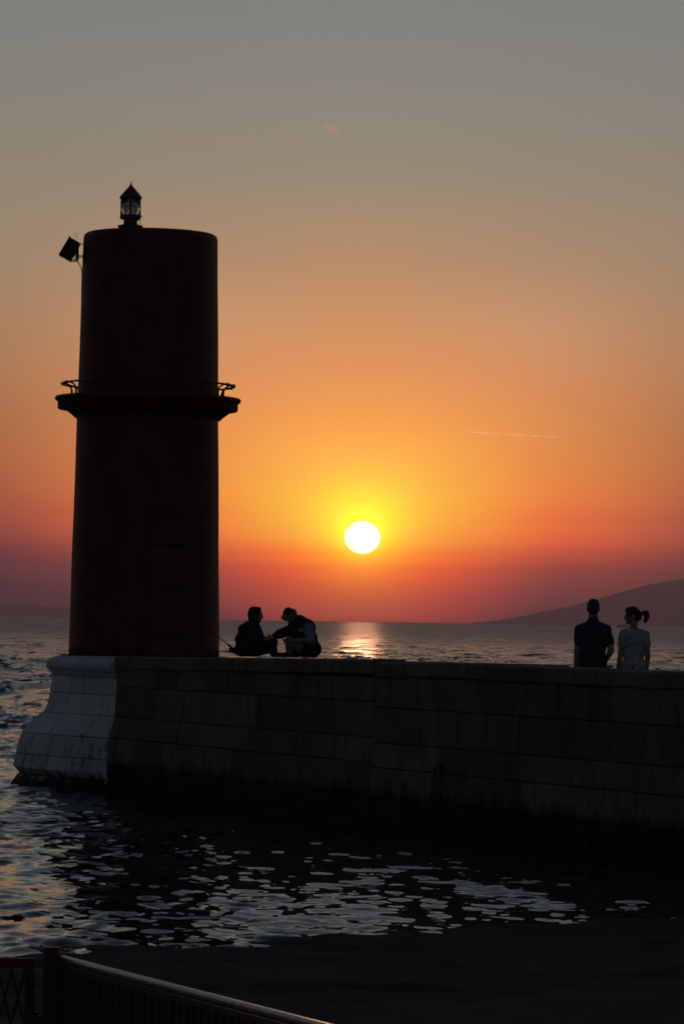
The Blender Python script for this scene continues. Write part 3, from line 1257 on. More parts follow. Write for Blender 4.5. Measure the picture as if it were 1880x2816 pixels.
lathe(bm, [(0.02, 9.69 - g), (0.172, 9.692 - g), (0.186, 9.697 - g), (0.188, 9.715 - g), (0.180, 9.728 - g), (0.120, 9.80 - g), (0.060, 9.868 - g), (0.026, 9.905 - g),
           (0.013, 9.935 - g), (0.007, 9.965 - g), (0.002, 9.992 - g)], 32, close_top=True, close_bot=True)
bm_obj('roof', bm, m_dkmetal, lan, True)
bm = bmesh.new()
tube(bm, [(0.11, 0, 9.33 - g), (0.15, 0, 9.335 - g), (0.165, 0, 9.315 - g), (0.16, 0, 9.29 - g), (0.145, 0, 9.26 - g)], 0.006, 6)
bm_obj('latch_hook', bm, m_iron, lan, True)
bm = bmesh.new()
bmesh.ops.create_icosphere(bm, subdivisions=2, radius=0.012, matrix=Matrix.Translation((0.182, -0.01, 9.40 - g)))
bm_obj('brass_knob', bm, simple('brass', (0.6, 0.35, 0.12), 0.3, 0.1, 30, 1.0, 0.0), lan, True)

# solar panel on its bracket
sp = bpy.data.objects.new('solar_panel', None)
link(sp, lh)
sp.location = (0, 0, 0)


def PX(x, y, Y=58.5):
    """photo-measured offsets converted to metres in the tower's plane"""
    u, v = (x - 940) / 9741.0, (1408 - y) / 9741.0
    c, s_ = math.cos(roll), math.sin(roll)
    R0 = Vector((1, 0, 0))
    Fv = Vector((0, math.cos(pitch), math.sin(pitch)))
    U0 = Vector((0, -math.sin(pitch), math.cos(pitch)))
    r = (c * R0 + s_ * U0) * u + (-s_ * R0 + c * U0) * v + Fv
    p = Vector((0, 0, H_EYE)) + r * (Y / r.y)
    return p - LO


c_tl, c_bl, c_br, c_tr = PX(196.3, 654.7), PX(167.9, 703), PX(192, 719), PX(220, 670)
cc = (c_tl + c_bl + c_br + c_tr) / 4
e1 = ((c_tl - c_bl)).normalized()
e2 = ((c_br - c_bl))
e2 = (e2 - e1 * e2.dot(e1)).normalized()
e3 = e1.cross(e2)
rot = Matrix((e1, e2, e3)).transposed()
bm = bmesh.new()
box(bm, cc, ((c_tl - c_bl).length, (c_br - c_bl).length, 0.36), rot, 0.006)
bm_obj('battery_box', bm, m_iron, sp)
bm = bmesh.new()
box(bm, cc - e2 * ((c_br - c_bl).length / 2 + 0.009), ((c_tl - c_bl).length + 0.02, 0.018, 0.40), rot, 0.003)
bm_obj('panel_face', bm, m_panel, sp)
bm = bmesh.new()
for dy in (-0.12, 0.12):
    dv = Vector((0, dy, 0))
    tube(bm, [PX(214.5, 668) + dv, PX(214, 716) + dv], 0.011, 6)
    tube(bm, [PX(209, 680) + dv, PX(208.5, 716) + dv], 0.007, 6)
    tube(bm, [PX(192, 717) + dv, PX(214, 716) + dv], 0.010, 6)
    tube(bm, [PX(197, 709) + dv, PX(208.5, 695) + dv], 0.008, 6)
    tube(bm, [PX(214, 671) + dv, PX(232, 671.5) + dv], 0.006, 6)
    tube(bm, [PX(214, 705.5) + dv, PX(232, 705.5) + dv], 0.009, 6)
bm_obj('bracket', bm, m_iron, sp)
bm = bmesh.new()
cab = [PX(211, 716), PX(217, 724), PX(222, 732), PX(225.5, 742), PX(226, 760), PX(225, 800), PX(224.5, 850), PX(224, 900)]
lowz = cab[-1]
cab2 = []
for p in cab[3:]:
    pass
tube(bm, cab, 0.009, 6)
bm_obj('cable', bm, m_cable, sp, True)
bm = bmesh.new()
for x0, x1, x2 in ((206, 209, 204), (212, 216, 211)):
    tube(bm, [PX(x0, 662), PX(x1, 652), PX(x2, 640)], 0.0028, 5)
bm_obj('wire', bm, m_iron, sp)

# ---------------------------------------------------------------- people
def capsule(bm, p0, p1, r0, r1, seg=14, sq=1.0):
    p0, p1 = Vector(p0), Vector(p1)
    d = p1 - p0
    L = d.length
    if L < 1e-6:
        d, L = Vector((0, 0, 1)), 1e-6
    d = d / L
    q = d.to_track_quat('Z', 'Y')
    rings = []
    for k in range(1, 5):
        a = PI / 2 * k / 4
        rings.append((-r0 * math.cos(a), r0 * math.sin(a)))
    for k in range(0, 4):
        a = PI / 2 * k / 4
        rings.append((L + r1 * math.sin(a), r1 * math.cos(a)))
    vs = []
    for z, r in rings:
        vs.append([bm.verts.new(p0 + q @ Vector((r * math.cos(2 * PI * i / seg), sq * r * math.sin(2 * PI * i / seg), z))) for i in range(seg)])
    b = bm.verts.new(p0 + q @ Vector((0, 0, -r0)))
    t = bm.verts.new(p0 + q @ Vector((0, 0, L + r1)))
    for a_, c_ in zip(vs, vs[1:]):
        for i in range(seg):
            j = (i + 1) % seg
            bm.faces.new((a_[i], a_[j], c_[j], c_[i]))
    for i in range(seg):
        j = (i + 1) % seg
        bm.faces.new((b, vs[0][j], vs[0][i]))
        bm.faces.new((t, vs[-1][i], vs[-1][j]))


def ell(bm, c, r, rot=None):
    M = Matrix.Translation(c)
    if rot is not None:
        M = M @ rot.to_4x4()
    bmesh.ops.create_uvsphere(bm, u_segments=20, v_segments=12, radius=1.0, matrix=M @ Matrix.Diagonal((*r, 1)))


from mathutils import noise as mnoise


def fuse(name, build, mat, parent, voxel=0.008, smooth=6, cut=None, fold=None):
    """build() adds overlapping closed shapes; they are fused into one continuous skin"""
    bm = bmesh.new()
    build(bm)
    bmesh.ops.recalc_face_normals(bm, faces=bm.faces[:])
    me = bpy.data.meshes.new('tmp')
    bm.to_mesh(me)
    bm.free()
    o = bpy.data.objects.new('tmp', me)
    COL.objects.link(o)
    r = o.modifiers.new('r', 'REMESH')
    r.mode = 'VOXEL'
    r.voxel_size = voxel
    if smooth:
        sm = o.modifiers.new('s', 'SMOOTH')
        sm.factor = 0.5
        sm.iterations = smooth
    dg = bpy.context.evaluated_depsgraph_get()
    dg.update()
    m2 = bpy.data.meshes.new_from_object(o.evaluated_get(dg))
    bpy.data.objects.remove(o)
    bpy.data.meshes.remove(me)
    m2.name = name
    if fold is None:
        fold = {'shirt': (0.011, 11), 'jacket': (0.014, 10), 'vest': (0.012, 11), 'trousers': (0.010, 11), 'hood': (0.009, 12), 'hair': (0.009, 30),
                'cap': (0.004, 16)}.get(name)
    if fold:
        a_, f_ = fold
        ofs = Vector((random.random() * 50, random.random() * 50, random.random() * 50))
        nv = len(m2.vertices)
        co = np.empty(nv * 3, np.float32)
        no = np.empty(nv * 3, np.float32)
        m2.vertices.foreach_get('co', co)
        m2.vertices.foreach_get('normal', no)
        co = co.reshape(-1, 3)
        h = np.array([mnoise.noise(Vector(p) * f_ + ofs) + 0.5 * mnoise.noise(Vector(p) * f_ * 2.3 + ofs) for p in co.tolist()], np.float32)
        co += no.reshape(-1, 3) * (h * a_)[:, None]
        m2.vertices.foreach_set('co', co.ravel())
        m2.update()
    if cut:
        bmx = bmesh.new()
        bmx.from_mesh(m2)
        for co, no in cut:
            res = bmesh.ops.bisect_plane(bmx, geom=bmx.verts[:] + bmx.edges[:] + bmx.faces[:], plane_co=co, plane_no=no, clear_outer=True)
            ed = [g_ for g_ in res['geom_cut'] if isinstance(g_, bmesh.types.BMEdge)]
            try:
                bmesh.ops.contextual_create(bmx, geom=ed)
            except Exception:
                pass
        bmx.to_mesh(m2)
        bmx.free()
    m2.materials.clear()
    m2.materials.append(mat)
    m2.polygons.foreach_set('use_smooth', [True] * len(m2.polygons))
    return link(bpy.data.objects.new(name, m2), parent)


def hand(bm, wrist, d, side, curl=0.5, size=1.0, thumb_dir=None):
    """palm and five bent fingers; d = pointing direction, side = direction across the knuckles (to the thumb)"""
    w = Vector(wrist)
    d = Vector(d).normalized()
    s = Vector(side)
    s = (s - d * s.dot(d)).normalized()
    n = d.cross(s).normalized()
    z = size
    capsule(bm, w, w + d * 0.03 * z, 0.024 * z, 0.026 * z)
    M = Matrix((s, d, n)).transposed()
    ell(bm, w + d * 0.055 * z, (0.040 * z, 0.050 * z, 0.017 * z), M)
    for k, (off, ln) in enumerate(((0.028, 0.074), (0.010, 0.084), (-0.009, 0.078), (-0.027, 0.060))):
        p = w + d * 0.090 * z + s * off * z
        ang = 0.25 * curl
        for seg_ in range(3):
            ang += 0.75 * curl
            q = p + (d * math.cos(ang) - n * math.sin(ang)) * ln * z / 3 * (1.15 - 0.15 * seg_)
            capsule(bm, p, q, (0.0098 - 0.0008 * seg_) * z, (0.0092 - 0.0008 * seg_) * z, 8)
            p = q
    p = w + d * 0.028 * z + s * 0.026 * z
    for ln, mixd in ((0.035, 0.55), (0.030, 1.0)):
        q = p + (s * (1.0 - 0.5 * mixd) + d * mixd - n * 0.25 * curl).normalized() * ln * z
        capsule(bm, p, q, 0.012 * z, 0.0098 * z, 8)
        p = q


def head_shape(bm, c, yaw=0.0, tilt=0.0, nod=0.0, s=1.0, jaw=1.0):
    """head facing local +y before yaw: skull, jaw, nose, brow, lips, chin and ears; c = middle of the skull"""
    M = Matrix.Translation(c) @ Matrix.Rotation(yaw, 4, 'Z') @ Matrix.Rotation(tilt, 4, 'Y') @ Matrix.Rotation(-nod, 4, 'X')

    def E(p, r, rot=None):
        bmesh.ops.create_uvsphere(bm, u_segments=18, v_segments=12, radius=1.0,
                                  matrix=M @ Matrix.Translation(Vector(p) * s) @ (rot.to_4x4() if rot else Matrix.Identity(4)) @ Matrix.Diagonal((r[0] * s, r[1] * s, r[2] * s, 1)))
    E((0, -0.008, 0.025), (0.075, 0.094, 0.090))
    E((0, 0.030, -0.020), (0.062, 0.062, 0.085))
    E((0, 0.048, -0.072), (0.042 * jaw, 0.042, 0.036))
    E((0, 0.075, -0.092), (0.020, 0.018, 0.016))
    E((0, 0.100, -0.022), (0.011, 0.022, 0.016))
    E((0, 0.090, 0.000), (0.009, 0.016, 0.028))
    E((0, 0.085, 0.024), (0.046, 0.012, 0.010))
    E((0, 0.088, -0.058), (0.024, 0.011, 0.007))
    E((0, 0.086, -0.068), (0.021, 0.011, 0.007))
    for x in (-1, 1):
        E((x * 0.031, 0.078, 0.006), (0.013, 0.010, 0.009))
        E((x * 0.078, -0.008, -0.010), (0.010, 0.020, 0.032))
        E((x * 0.045, 0.058, -0.020), (0.020, 0.020, 0.020))
    return M


def person(label, loc, rz, group=None):
    return thing('person', label, 'person', loc, rz, group)


# ---- man standing, seen from behind
def standing_man():
    t = person('man in a dark T-shirt standing behind the parapet, back turned, hand in pocket', (3.205, 45.0, Z_DECK + 0.004), math.radians(-2))
    shR, shL = (0.168, 0.0, 1.388), (-0.164, 0.0, 1.388)
    elR, wrR = (0.232, -0.045, 1.125), (0.150, 0.085, 0.965)
    elL, wrL = (-0.196, -0.02, 1.12), (-0.212, 0.05, 0.875)

    def body(bm):
        head_shape(bm, (0.0, 0.020, 1.652), 0.06)
        capsule(bm, (0, -0.012, 1.43), (0, 0.004, 1.60), 0.064, 0.058)
        for s, sh, elb, wr in ((1, shR, elR, wrR), (-1, shL, elL, wrL)):
            capsule(bm, (0, -0.01, 1.455), sh, 0.050, 0.046)
            capsule(bm, sh, elb, 0.049, 0.043)
            capsule(bm, elb, wr, 0.043, 0.028)
            capsule(bm, (s * 0.095, 0, 0.90), (s * 0.105, 0.01, 0.49), 0.088, 0.060)
            capsule(bm, (s * 0.105, 0.01, 0.49), (s * 0.112, -0.01, 0.09), 0.058, 0.040)
            capsule(bm, (s * 0.105, -0.015, 0.38), (s * 0.11, -0.02, 0.25), 0.055, 0.048)
            capsule(bm, (s * 0.112, -0.03, 0.05), (s * 0.13, 0.13, 0.04), 0.042, 0.034)
        ell(bm, (0, 0, 1.34), (0.175, 0.112, 0.155))
        ell(bm, (0, 0, 1.15), (0.148, 0.100, 0.17))
        ell(bm, (0, 0, 0.95), (0.162, 0.115, 0.13))
        hand(bm, wrR, (-0.35, 0.75, -0.55), (0, 0.3, 1), 0.4)
        hand(bm, wrL, (0.02, 0.1, -1), (0, 1, 0), 0.45)

    fuse('body', body, m_skin, t, 0.0075, 3)

    def shirt(bm):
        for s, sh, elb in ((1, shR, elR), (-1, shL, elL)):
            capsule(bm, (0, -0.008, 1.462), sh, 0.068, 0.068)
            sh_, elb_ = Vector(sh), Vector(elb)
            capsule(bm, sh_, sh_.lerp(elb_, 0.60), 0.066, 0.064)
        capsule(bm, (0, -0.014, 1.44), (0, -0.008, 1.505), 0.085, 0.070)
        ell(bm, (0, -0.002, 1.34), (0.190, 0.128, 0.165))
        ell(bm, (-0.006, 0, 1.16), (0.180, 0.124, 0.20))
        ell(bm, (-0.006, 0, 0.98), (0.184, 0.134, 0.18))

    fuse('shirt', shirt, m_grey_shirt, t, 0.008, 5, cut=[((0, 0, 0.87), (0, 0, -1))])

    def trousers(bm):
        ell(bm, (0, 0, 0.94), (0.176, 0.128, 0.13))
        for s in (1, -1):
            capsule(bm, (s * 0.095, 0, 0.90), (s * 0.108, 0.01, 0.49), 0.098, 0.074)
            capsule(bm, (s * 0.108, 0.01, 0.49), (s * 0.112, -0.008, 0.10), 0.072, 0.058)

    fuse('trousers', trousers, m_navy, t, 0.01, 5)

    def hair(bm):
        ell(bm, (0, 0.004, 1.688), (0.081, 0.099, 0.092))
        ell(bm, (0, -0.030, 1.655), (0.077, 0.074, 0.088))
        ell(bm, (0.0, 0.02, 1.742), (0.058, 0.068, 0.035))

    fuse('hair', hair, m_hair, t, 0.006, 2, cut=[((0, 0.075, 1.66), (0, 0.8, -0.6))])

    def shoes(bm):
        for s in (1, -1):
            capsule(bm, (s * 0.112, -0.045, 0.050), (s * 0.132, 0.15, 0.040), 0.05, 0.040)
            capsule(bm, (s * 0.112, -0.03, 0.05), (s * 0.112, -0.02, 0.10), 0.048, 0.046)

    fuse('shoes', shoes, m_black_cloth, t, 0.009, 3, cut=[((0, 0, 0.004), (0, 0, -1))])
    t.scale = (1.0, 1.0, 1.0)


standing_man()


# ---- woman standing, head turned to the man
def standing_woman():
    t = person('woman with a ponytail in a pale T-shirt standing behind the parapet', (3.725, 45.0, Z_DECK + 0.004), math.radians(4))
    shR, shL = (0.140, 0.0, 1.335), (-0.135, 0.0, 1.335)
    elR, wrR = (0.176, -0.02, 1.07), (0.166, 0.03, 0.83)
    elL, wrL = (-0.172, -0.025, 1.07), (-0.204, 0.02, 0.84)

    def body(bm):
        head_shape(bm, (-0.018, 0.012, 1.565), math.radians(78), 0.0, math.radians(4), 0.98, 0.9)
        capsule(bm, (0, -0.008, 1.34), (-0.004, 0.0, 1.50), 0.052, 0.048)
        for s, sh, elb, wr in ((1, shR, elR, wrR), (-1, shL, elL, wrL)):
            capsule(bm, (0, -0.008, 1.375), sh, 0.05, 0.046)
            capsule(bm, sh, elb, 0.044, 0.036)
            capsule(bm, elb, wr, 0.036, 0.024)
            capsule(bm, (s * 0.088, 0, 0.86), (s * 0.095, 0.01, 0.47), 0.088, 0.056)
            capsule(bm, (s * 0.095, 0.01, 0.47), (s * 0.098, -0.01, 0.085), 0.053, 0.035)
            capsule(bm, (s * 0.098, -0.03, 0.045), (s * 0.11, 0.11, 0.035), 0.036, 0.028)
        ell(bm, (0, 0, 1.26), (0.140, 0.098, 0.14))
        ell(bm, (0, 0, 1.09), (0.118, 0.085, 0.16))
        ell(bm, (0, 0, 0.91), (0.152, 0.112, 0.13))
        hand(bm, wrR, (-0.05, 0.12, -1), (0, 1, 0), 0.45, 0.9)
        hand(bm, wrL, (0.05, 0.12, -1), (0, 1, 0), 0.45, 0.9)

    fuse('body', body, m_skin, t, 0.007, 3)

    def shirt(bm):
        for s, sh, elb in ((1, shR, elR), (-1, shL, elL)):
            capsule(bm, (0, -0.008, 1.365), sh, 0.056, 0.058)
            sh_, elb_ = Vector(sh), Vector(elb)
            capsule(bm, sh_, sh_.lerp(elb_, 0.50), 0.058, 0.056)
        ell(bm, (0, 0, 1.26), (0.150, 0.110, 0.15))
        ell(bm, (0, 0, 1.09), (0.136, 0.102, 0.19))
        ell(bm, (0, 0, 0.92), (0.160, 0.124, 0.17))

    fuse('shirt', shirt, m_lilac, t, 0.0075, 5, cut=[((0, 0, 0.83), (0, 0, -1))])

    def trousers(bm):
        ell(bm, (0, 0, 0.89), (0.160, 0.120, 0.13))
        for s in (1, -1):
            capsule(bm, (s * 0.088, 0, 0.86), (s * 0.095, 0.01, 0.47), 0.094, 0.063)
            capsule(bm, (s * 0.095, 0.01, 0.47), (s * 0.098, -0.01, 0.10), 0.060, 0.044)

    fuse('trousers', trousers, m_navy, t, 0.01, 5)

    def hair(bm):
        Rz = Matrix.Rotation(math.radians(78), 3, 'Z')
        o = Vector((-0.018, 0.012, 1.565))
        ell(bm, o + Rz @ Vector((0, -0.004, 0.036)), (0.093, 0.082, 0.088))
        ell(bm, o + Rz @ Vector((0, -0.045, 0.005)), (0.072, 0.078, 0.080))
        ell(bm, o + Rz @ Vector((0, 0.030, 0.066)), (0.066, 0.066, 0.050))
        # knot and tail
        k = o + Rz @ Vector((0, -0.118, 0.034))
        ell(bm, k, (0.022, 0.020, 0.020))
        p = k + Vector((0.014, 0, 0.004))
        for dp, r in (((0.022, 0, 0.010), 0.026), ((0.018, 0, -0.008), 0.035), ((0.006, 0, -0.034), 0.040), ((-0.004, 0, -0.040), 0.035), ((-0.012, 0, -0.032), 0.022), ((-0.008, 0, -0.022), 0.010)):
            q = p + Vector(dp)
            capsule(bm, p, q, r * 0.92, r, 10)
            p = q

    fuse('hair', hair, m_hair, t, 0.006, 2, cut=[((-0.085, 0, 1.565), (-1, 0, -0.45))])

    def shoes(bm):
        for s in (1, -1):
            capsule(bm, (s * 0.098, -0.04, 0.045), (s * 0.112, 0.125, 0.035), 0.043, 0.034)

    fuse('shoes', shoes, m_pale_trs, t, 0.009, 3, cut=[((0, 0, 0.003), (0, 0, -1))])


standing_woman()


# ---- hooded person sitting, facing right (local x = right, y = away)
def sitter_hooded():
    t = person('hooded person in a dark jacket sitting on the pier beside the tower', (-1.345, 52.5, 2.200), 0)
    hdc = Vector((0.095, 0.0, 0.625))

    def body(bm):
        head_shape(bm, hdc, math.radians(-83), 0, math.radians(12), 1.0)
        capsule(bm, (0.045, 0, 0.43), (0.08, 0, 0.57), 0.06, 0.055)
        ell(bm, (0.0, 0, 0.36), (0.115, 0.17, 0.15))
        ell(bm, (-0.06, 0, 0.22), (0.115, 0.155, 0.17))
        ell(bm, (-0.09, 0, 0.10), (0.12, 0.17, 0.10))
        # legs: near one drawn up, far one folded flat
        capsule(bm, (-0.06, -0.10, 0.10), (0.345, -0.11, 0.232), 0.088, 0.062)
        capsule(bm, (0.345, -0.11, 0.232), (0.375, -0.09, 0.045), 0.058, 0.042)
        capsule(bm, (-0.06, 0.10, 0.10), (0.30, 0.20, 0.12), 0.088, 0.062)
        capsule(bm, (0.30, 0.20, 0.12), (0.10, 0.02, 0.055), 0.056, 0.042)
        capsule(bm, (0.355, -0.085, 0.038), (0.475, -0.075, 0.030), 0.036, 0.028)
        capsule(bm, (0.12, 0.02, 0.05), (0.03, -0.05, 0.04), 0.036, 0.03)
        for s in (-1, 1):
            capsule(bm, (0.02, 0, 0.46), (0.0, s * 0.17, 0.42), 0.06, 0.062)
            capsule(bm, (0.0, s * 0.18, 0.42), (0.10, s * 0.205, 0.18), 0.052, 0.042)
            capsule(bm, (0.10, s * 0.205, 0.18), (0.285, s * 0.10, 0.215), 0.042, 0.028)
            hand(bm, (0.285, s * 0.10, 0.215), (0.9, -s * 0.35, 0.12), (0, 0, 1), 0.6)

    fuse('body', body, m_skin, t, 0.0075, 3)

    def jacket(bm):
        ell(bm, (0.010, 0, 0.375), (0.185, 0.20, 0.155))
        ell(bm, (0.020, 0, 0.255), (0.230, 0.20, 0.18))
        ell(bm, (0.005, 0, 0.12), (0.235, 0.21, 0.125))
        capsule(bm, (-0.20, 0.02, 0.085), (-0.262, 0.02, 0.078), 0.05, 0.022)
        capsule(bm, (0.045, 0, 0.44), (0.075, 0, 0.53), 0.092, 0.080)
        for s in (-1, 1):
            capsule(bm, (0.02, 0, 0.455), (0.0, s * 0.17, 0.415), 0.075, 0.080)
            capsule(bm, (0.0, s * 0.185, 0.415), (0.10, s * 0.21, 0.19), 0.074, 0.064)
            capsule(bm, (0.10, s * 0.21, 0.19), (0.265, s * 0.115, 0.215), 0.062, 0.042)

    fuse('jacket', jacket, m_black_cloth, t, 0.009, 5, cut=[((0, 0, 0.006), (0, 0, -1))])

    def hood(bm):
        ell(bm, hdc + Vector((-0.018, 0, 0.026)), (0.104, 0.098, 0.102))
        ell(bm, hdc + Vector((-0.042, 0, -0.035)), (0.080, 0.088, 0.105))
        ell(bm, hdc + Vector((0.035, 0, 0.050)), (0.072, 0.085, 0.062))
        ell(bm, hdc + Vector((-0.03, 0, -0.11)), (0.088, 0.096, 0.06))

    fuse('hood', hood, m_black_cloth, t, 0.008, 4, cut=[((0.164, 0, 0.70), (0.93, 0, -0.30))])

    def trousers(bm):
        ell(bm, (-0.08, 0, 0.09), (0.14, 0.185, 0.088))
        capsule(bm, (-0.06, -0.10, 0.10), (0.345, -0.11, 0.232), 0.096, 0.072)
        capsule(bm, (0.345, -0.11, 0.232), (0.372, -0.092, 0.06), 0.070, 0.056)
        capsule(bm, (-0.06, 0.10, 0.10), (0.30, 0.20, 0.12), 0.096, 0.072)
        capsule(bm, (0.30, 0.20, 0.12), (0.13, 0.05, 0.062), 0.068, 0.054)

    fuse('trousers', trousers, m_navy, t, 0.009, 4, cut=[((0, 0, 0.004), (0, 0, -1))])

    def shoes(bm):
        capsule(bm, (0.355, -0.085, 0.044), (0.470, -0.075, 0.034), 0.043, 0.034)
        capsule(bm, (0.13, 0.02, 0.05), (0.02, -0.055, 0.045), 0.043, 0.036)

    fuse('shoes', shoes, m_black_cloth, t, 0.009, 3, cut=[((0, 0, 0.003), (0, 0, -1))])


sitter_hooded()


# ---- person in cap and vest, leaning over to the left
def sitter_vest():
    t = person('person in cap and dark vest with pale sleeves sitting bent forward on the pier', (-0.575, 52.3, 2.205), 0)
    hdc = Vector((-0.172, -0.01, 0.608))
    elN, wrN = (0.145, -0.235, 0.265), (-0.12, -0.20, 0.245)
    elF, wrF = (-0.325, 0.13, 0.335), (-0.425, 0.02, 0.280)
    shN, shF = (0.105, -0.165, 0.44), (-0.055, 0.165, 0.45)

    def body(bm):
        head_shape(bm, hdc, math.radians(88), 0, math.radians(-38), 1.0)
        capsule(bm, (0.0, 0, 0.50), (-0.13, -0.005, 0.575), 0.064, 0.058)
        ell(bm, (0.035, 0, 0.40), (0.125, 0.165, 0.145))
        ell(bm, (0.11, 0, 0.25), (0.125, 0.155, 0.17))
        ell(bm, (0.14, 0, 0.11), (0.13, 0.17, 0.11))
        for sh, elb, wr in ((shN, elN, wrN), (shF, elF, wrF)):
            capsule(bm, (0.03, 0, 0.49), sh, 0.06, 0.06)
            capsule(bm, sh, elb, 0.052, 0.043)
            capsule(bm, elb, wr, 0.042, 0.028)
        hand(bm, wrF, (-0.9, -0.25, -0.05), (0, -0.2, 1), 0.55)
        hand(bm, wrN, (-0.85, 0.45, -0.1), (0, 0.2, 1), 0.6)
        for s, kx in ((-1, -0.165), (1, -0.12)):
            capsule(bm, (0.10, s * 0.09, 0.10), (kx, s * 0.13, 0.235), 0.088, 0.062)
            capsule(bm, (kx, s * 0.13, 0.235), (kx + 0.0, s * 0.12, 0.06), 0.058, 0.042)
            capsule(bm, (kx + 0.01, s * 0.12, 0.045), (kx - 0.13, s * 0.125, 0.030), 0.038, 0.028)

    fuse('body', body, m_skin, t, 0.0075, 3)

    def shirt(bm):
        for sh, elb, wr in ((shN, elN, wrN), (shF, elF, wrF)):
            capsule(bm, (0.03, 0, 0.475), sh, 0.066, 0.074)
            capsule(bm, sh, elb, 0.076, 0.064)
            e_, w_ = Vector(elb), Vector(wr)
            capsule(bm, e_, e_.lerp(w_, 0.12), 0.061, 0.056)
        ell(bm, (0.04, 0, 0.40), (0.130, 0.170, 0.14))

    fuse('shirt', shirt, m_sleeve, t, 0.008, 5)

    def vest(bm):
        ell(bm, (0.050, 0, 0.44), (0.168, 0.160, 0.145))
        ell(bm, (0.050, 0, 0.28), (0.200, 0.188, 0.19))
        ell(bm, (-0.035, 0.01, 0.47), (0.165, 0.15, 0.12))
        ell(bm, (-0.085, 0.02, 0.36), (0.150, 0.15, 0.13))
        capsule(bm, (-0.02, 0, 0.545), (0.115, 0, 0.455), 0.088, 0.088)
        ell(bm, (0.085, 0, 0.13), (0.225, 0.205, 0.15))
        capsule(bm, (-0.03, 0.10, 0.44), shF, 0.07, 0.078)
        capsule(bm, shF, elF, 0.082, 0.070)
        capsule(bm, elF, Vector(elF).lerp(Vector(wrF), 0.7), 0.066, 0.05)
        capsule(bm, (0.02, 0.0, 0.50), (-0.055, 0, 0.55), 0.095, 0.075)
        capsule(bm, (0.05, -0.10, 0.47), (0.13, -0.11, 0.42), 0.080, 0.075)
        capsule(bm, (0.19, -0.06, 0.17), (0.215, -0.06, 0.14), 0.07, 0.055)

    fuse('vest', vest, m_vest, t, 0.009, 5, cut=[((0, 0, 0.006), (0, 0, -1))])

    def cap(bm):
        R = Matrix.Rotation(math.radians(38), 3, 'Y')
        ell(bm, hdc + Vector((0.0, 0, 0.040)), (0.102, 0.086, 0.078), R)
        ell(bm, hdc + Vector((0.035, 0, 0.062)), (0.066, 0.072, 0.050))
        ell(bm, hdc + Vector((-0.095, 0, -0.005)), (0.050, 0.066, 0.016), Matrix.Rotation(math.radians(-62), 3, 'Y'))
        capsule(bm, hdc + Vector((-0.01, 0, 0.118)), hdc + Vector((-0.022, 0, 0.128)), 0.010, 0.006, 8)

    fuse('cap', cap, m_cap, t, 0.007, 2, cut=[(tuple(hdc + Vector((0, 0, -0.03))), (-0.45, 0, -0.9))])

    def scarf(bm):
        capsule(bm, hdc + Vector((0.07, -0.055, 0.055)), hdc + Vector((0.055, -0.085, -0.04)), 0.026, 0.034)
        capsule(bm, hdc + Vector((0.055, -0.085, -0.04)), hdc + Vector((-0.01, -0.082, -0.075)), 0.034, 0.026)

    fuse('neck_flap', scarf, m_capflap, t, 0.007, 3)

    def trousers(bm):
        ell(bm, (0.13, 0, 0.095), (0.15, 0.185, 0.092))
        for s, kx in ((-1, -0.165), (1, -0.12)):
            capsule(bm, (0.10, s * 0.09, 0.10), (kx, s * 0.13, 0.235), 0.096, 0.073)
            capsule(bm, (kx, s * 0.13, 0.235), (kx + 0.0, s * 0.12, 0.075), 0.070, 0.056)

    fuse('trousers', trousers, m_pale_trs, t, 0.009, 4, cut=[((0, 0, 0.004), (0, 0, -1))])

    def shoes(bm):
        for s, kx in ((-1, -0.165), (1, -0.12)):
            capsule(bm, (kx + 0.02, s * 0.12, 0.046), (kx - 0.125, s * 0.125, 0.034), 0.046, 0.036)

    fuse('shoes', shoes, m_black_cloth, t, 0.009, 3, cut=[((0, 0, 0.003), (0, 0, -1))])


sitter_vest()

# ---------------------------------------------------------------- fishing rod
rb, rt = Vector((-1.50, 52.38, 2.262)), Vector((-2.21, 51.80, 2.823))
rod = thing('fishing_rod', 'thin black fishing rod leaning up beside the hooded person', 'fishing rod', rb)
dv = rt - rb
bm = bmesh.new()
tube(bm, [dv * 0.0, dv * 0.10, dv * 0.22], [0.016, 0.017, 0.013], 10)
bm_obj('grip', bm, m_cable, rod, True)
bm = bmesh.new()
tube(bm, [dv * 0.21, dv * 0.6, dv * 1.0], [0.009, 0.0065, 0.004], 8)
bm_obj('blank', bm, m_iron, rod, True)
for k in (0.35, 0.5, 0.65, 0.8, 0.95):
    bm = bmesh.new()
    c = dv * k
    ax = dv.normalized()
    sd_ = Vector((0, 0, -1)) - ax * (-ax.z)
    sd_.normalize()
    ot = ax.cross(sd_)
    rr = 0.016 * (1.2 - k * 0.6)
    tube(bm, [c + sd_ * (rr + 0.008) + (sd_ * math.cos(a) + ot * math.sin(a)) * rr for a in np.linspace(0, 2 * PI, 11)], 0.0018, 5, caps=False)
    bm_obj('guide_ring', bm, m_iron, rod)
bm = bmesh.new()
box(bm, dv * 0.16 + Vector((0, 0, -0.045)), (0.045, 0.05, 0.06), None, 0.012)
tube(bm, [dv * 0.16 + Vector((0, 0, -0.05)), dv * 0.16 + Vector((0.07, 0, -0.05)), dv * 0.16 + Vector((0.07, 0.03, -0.05))], 0.006, 6)
bm_obj('reel', bm, m_iron, rod)

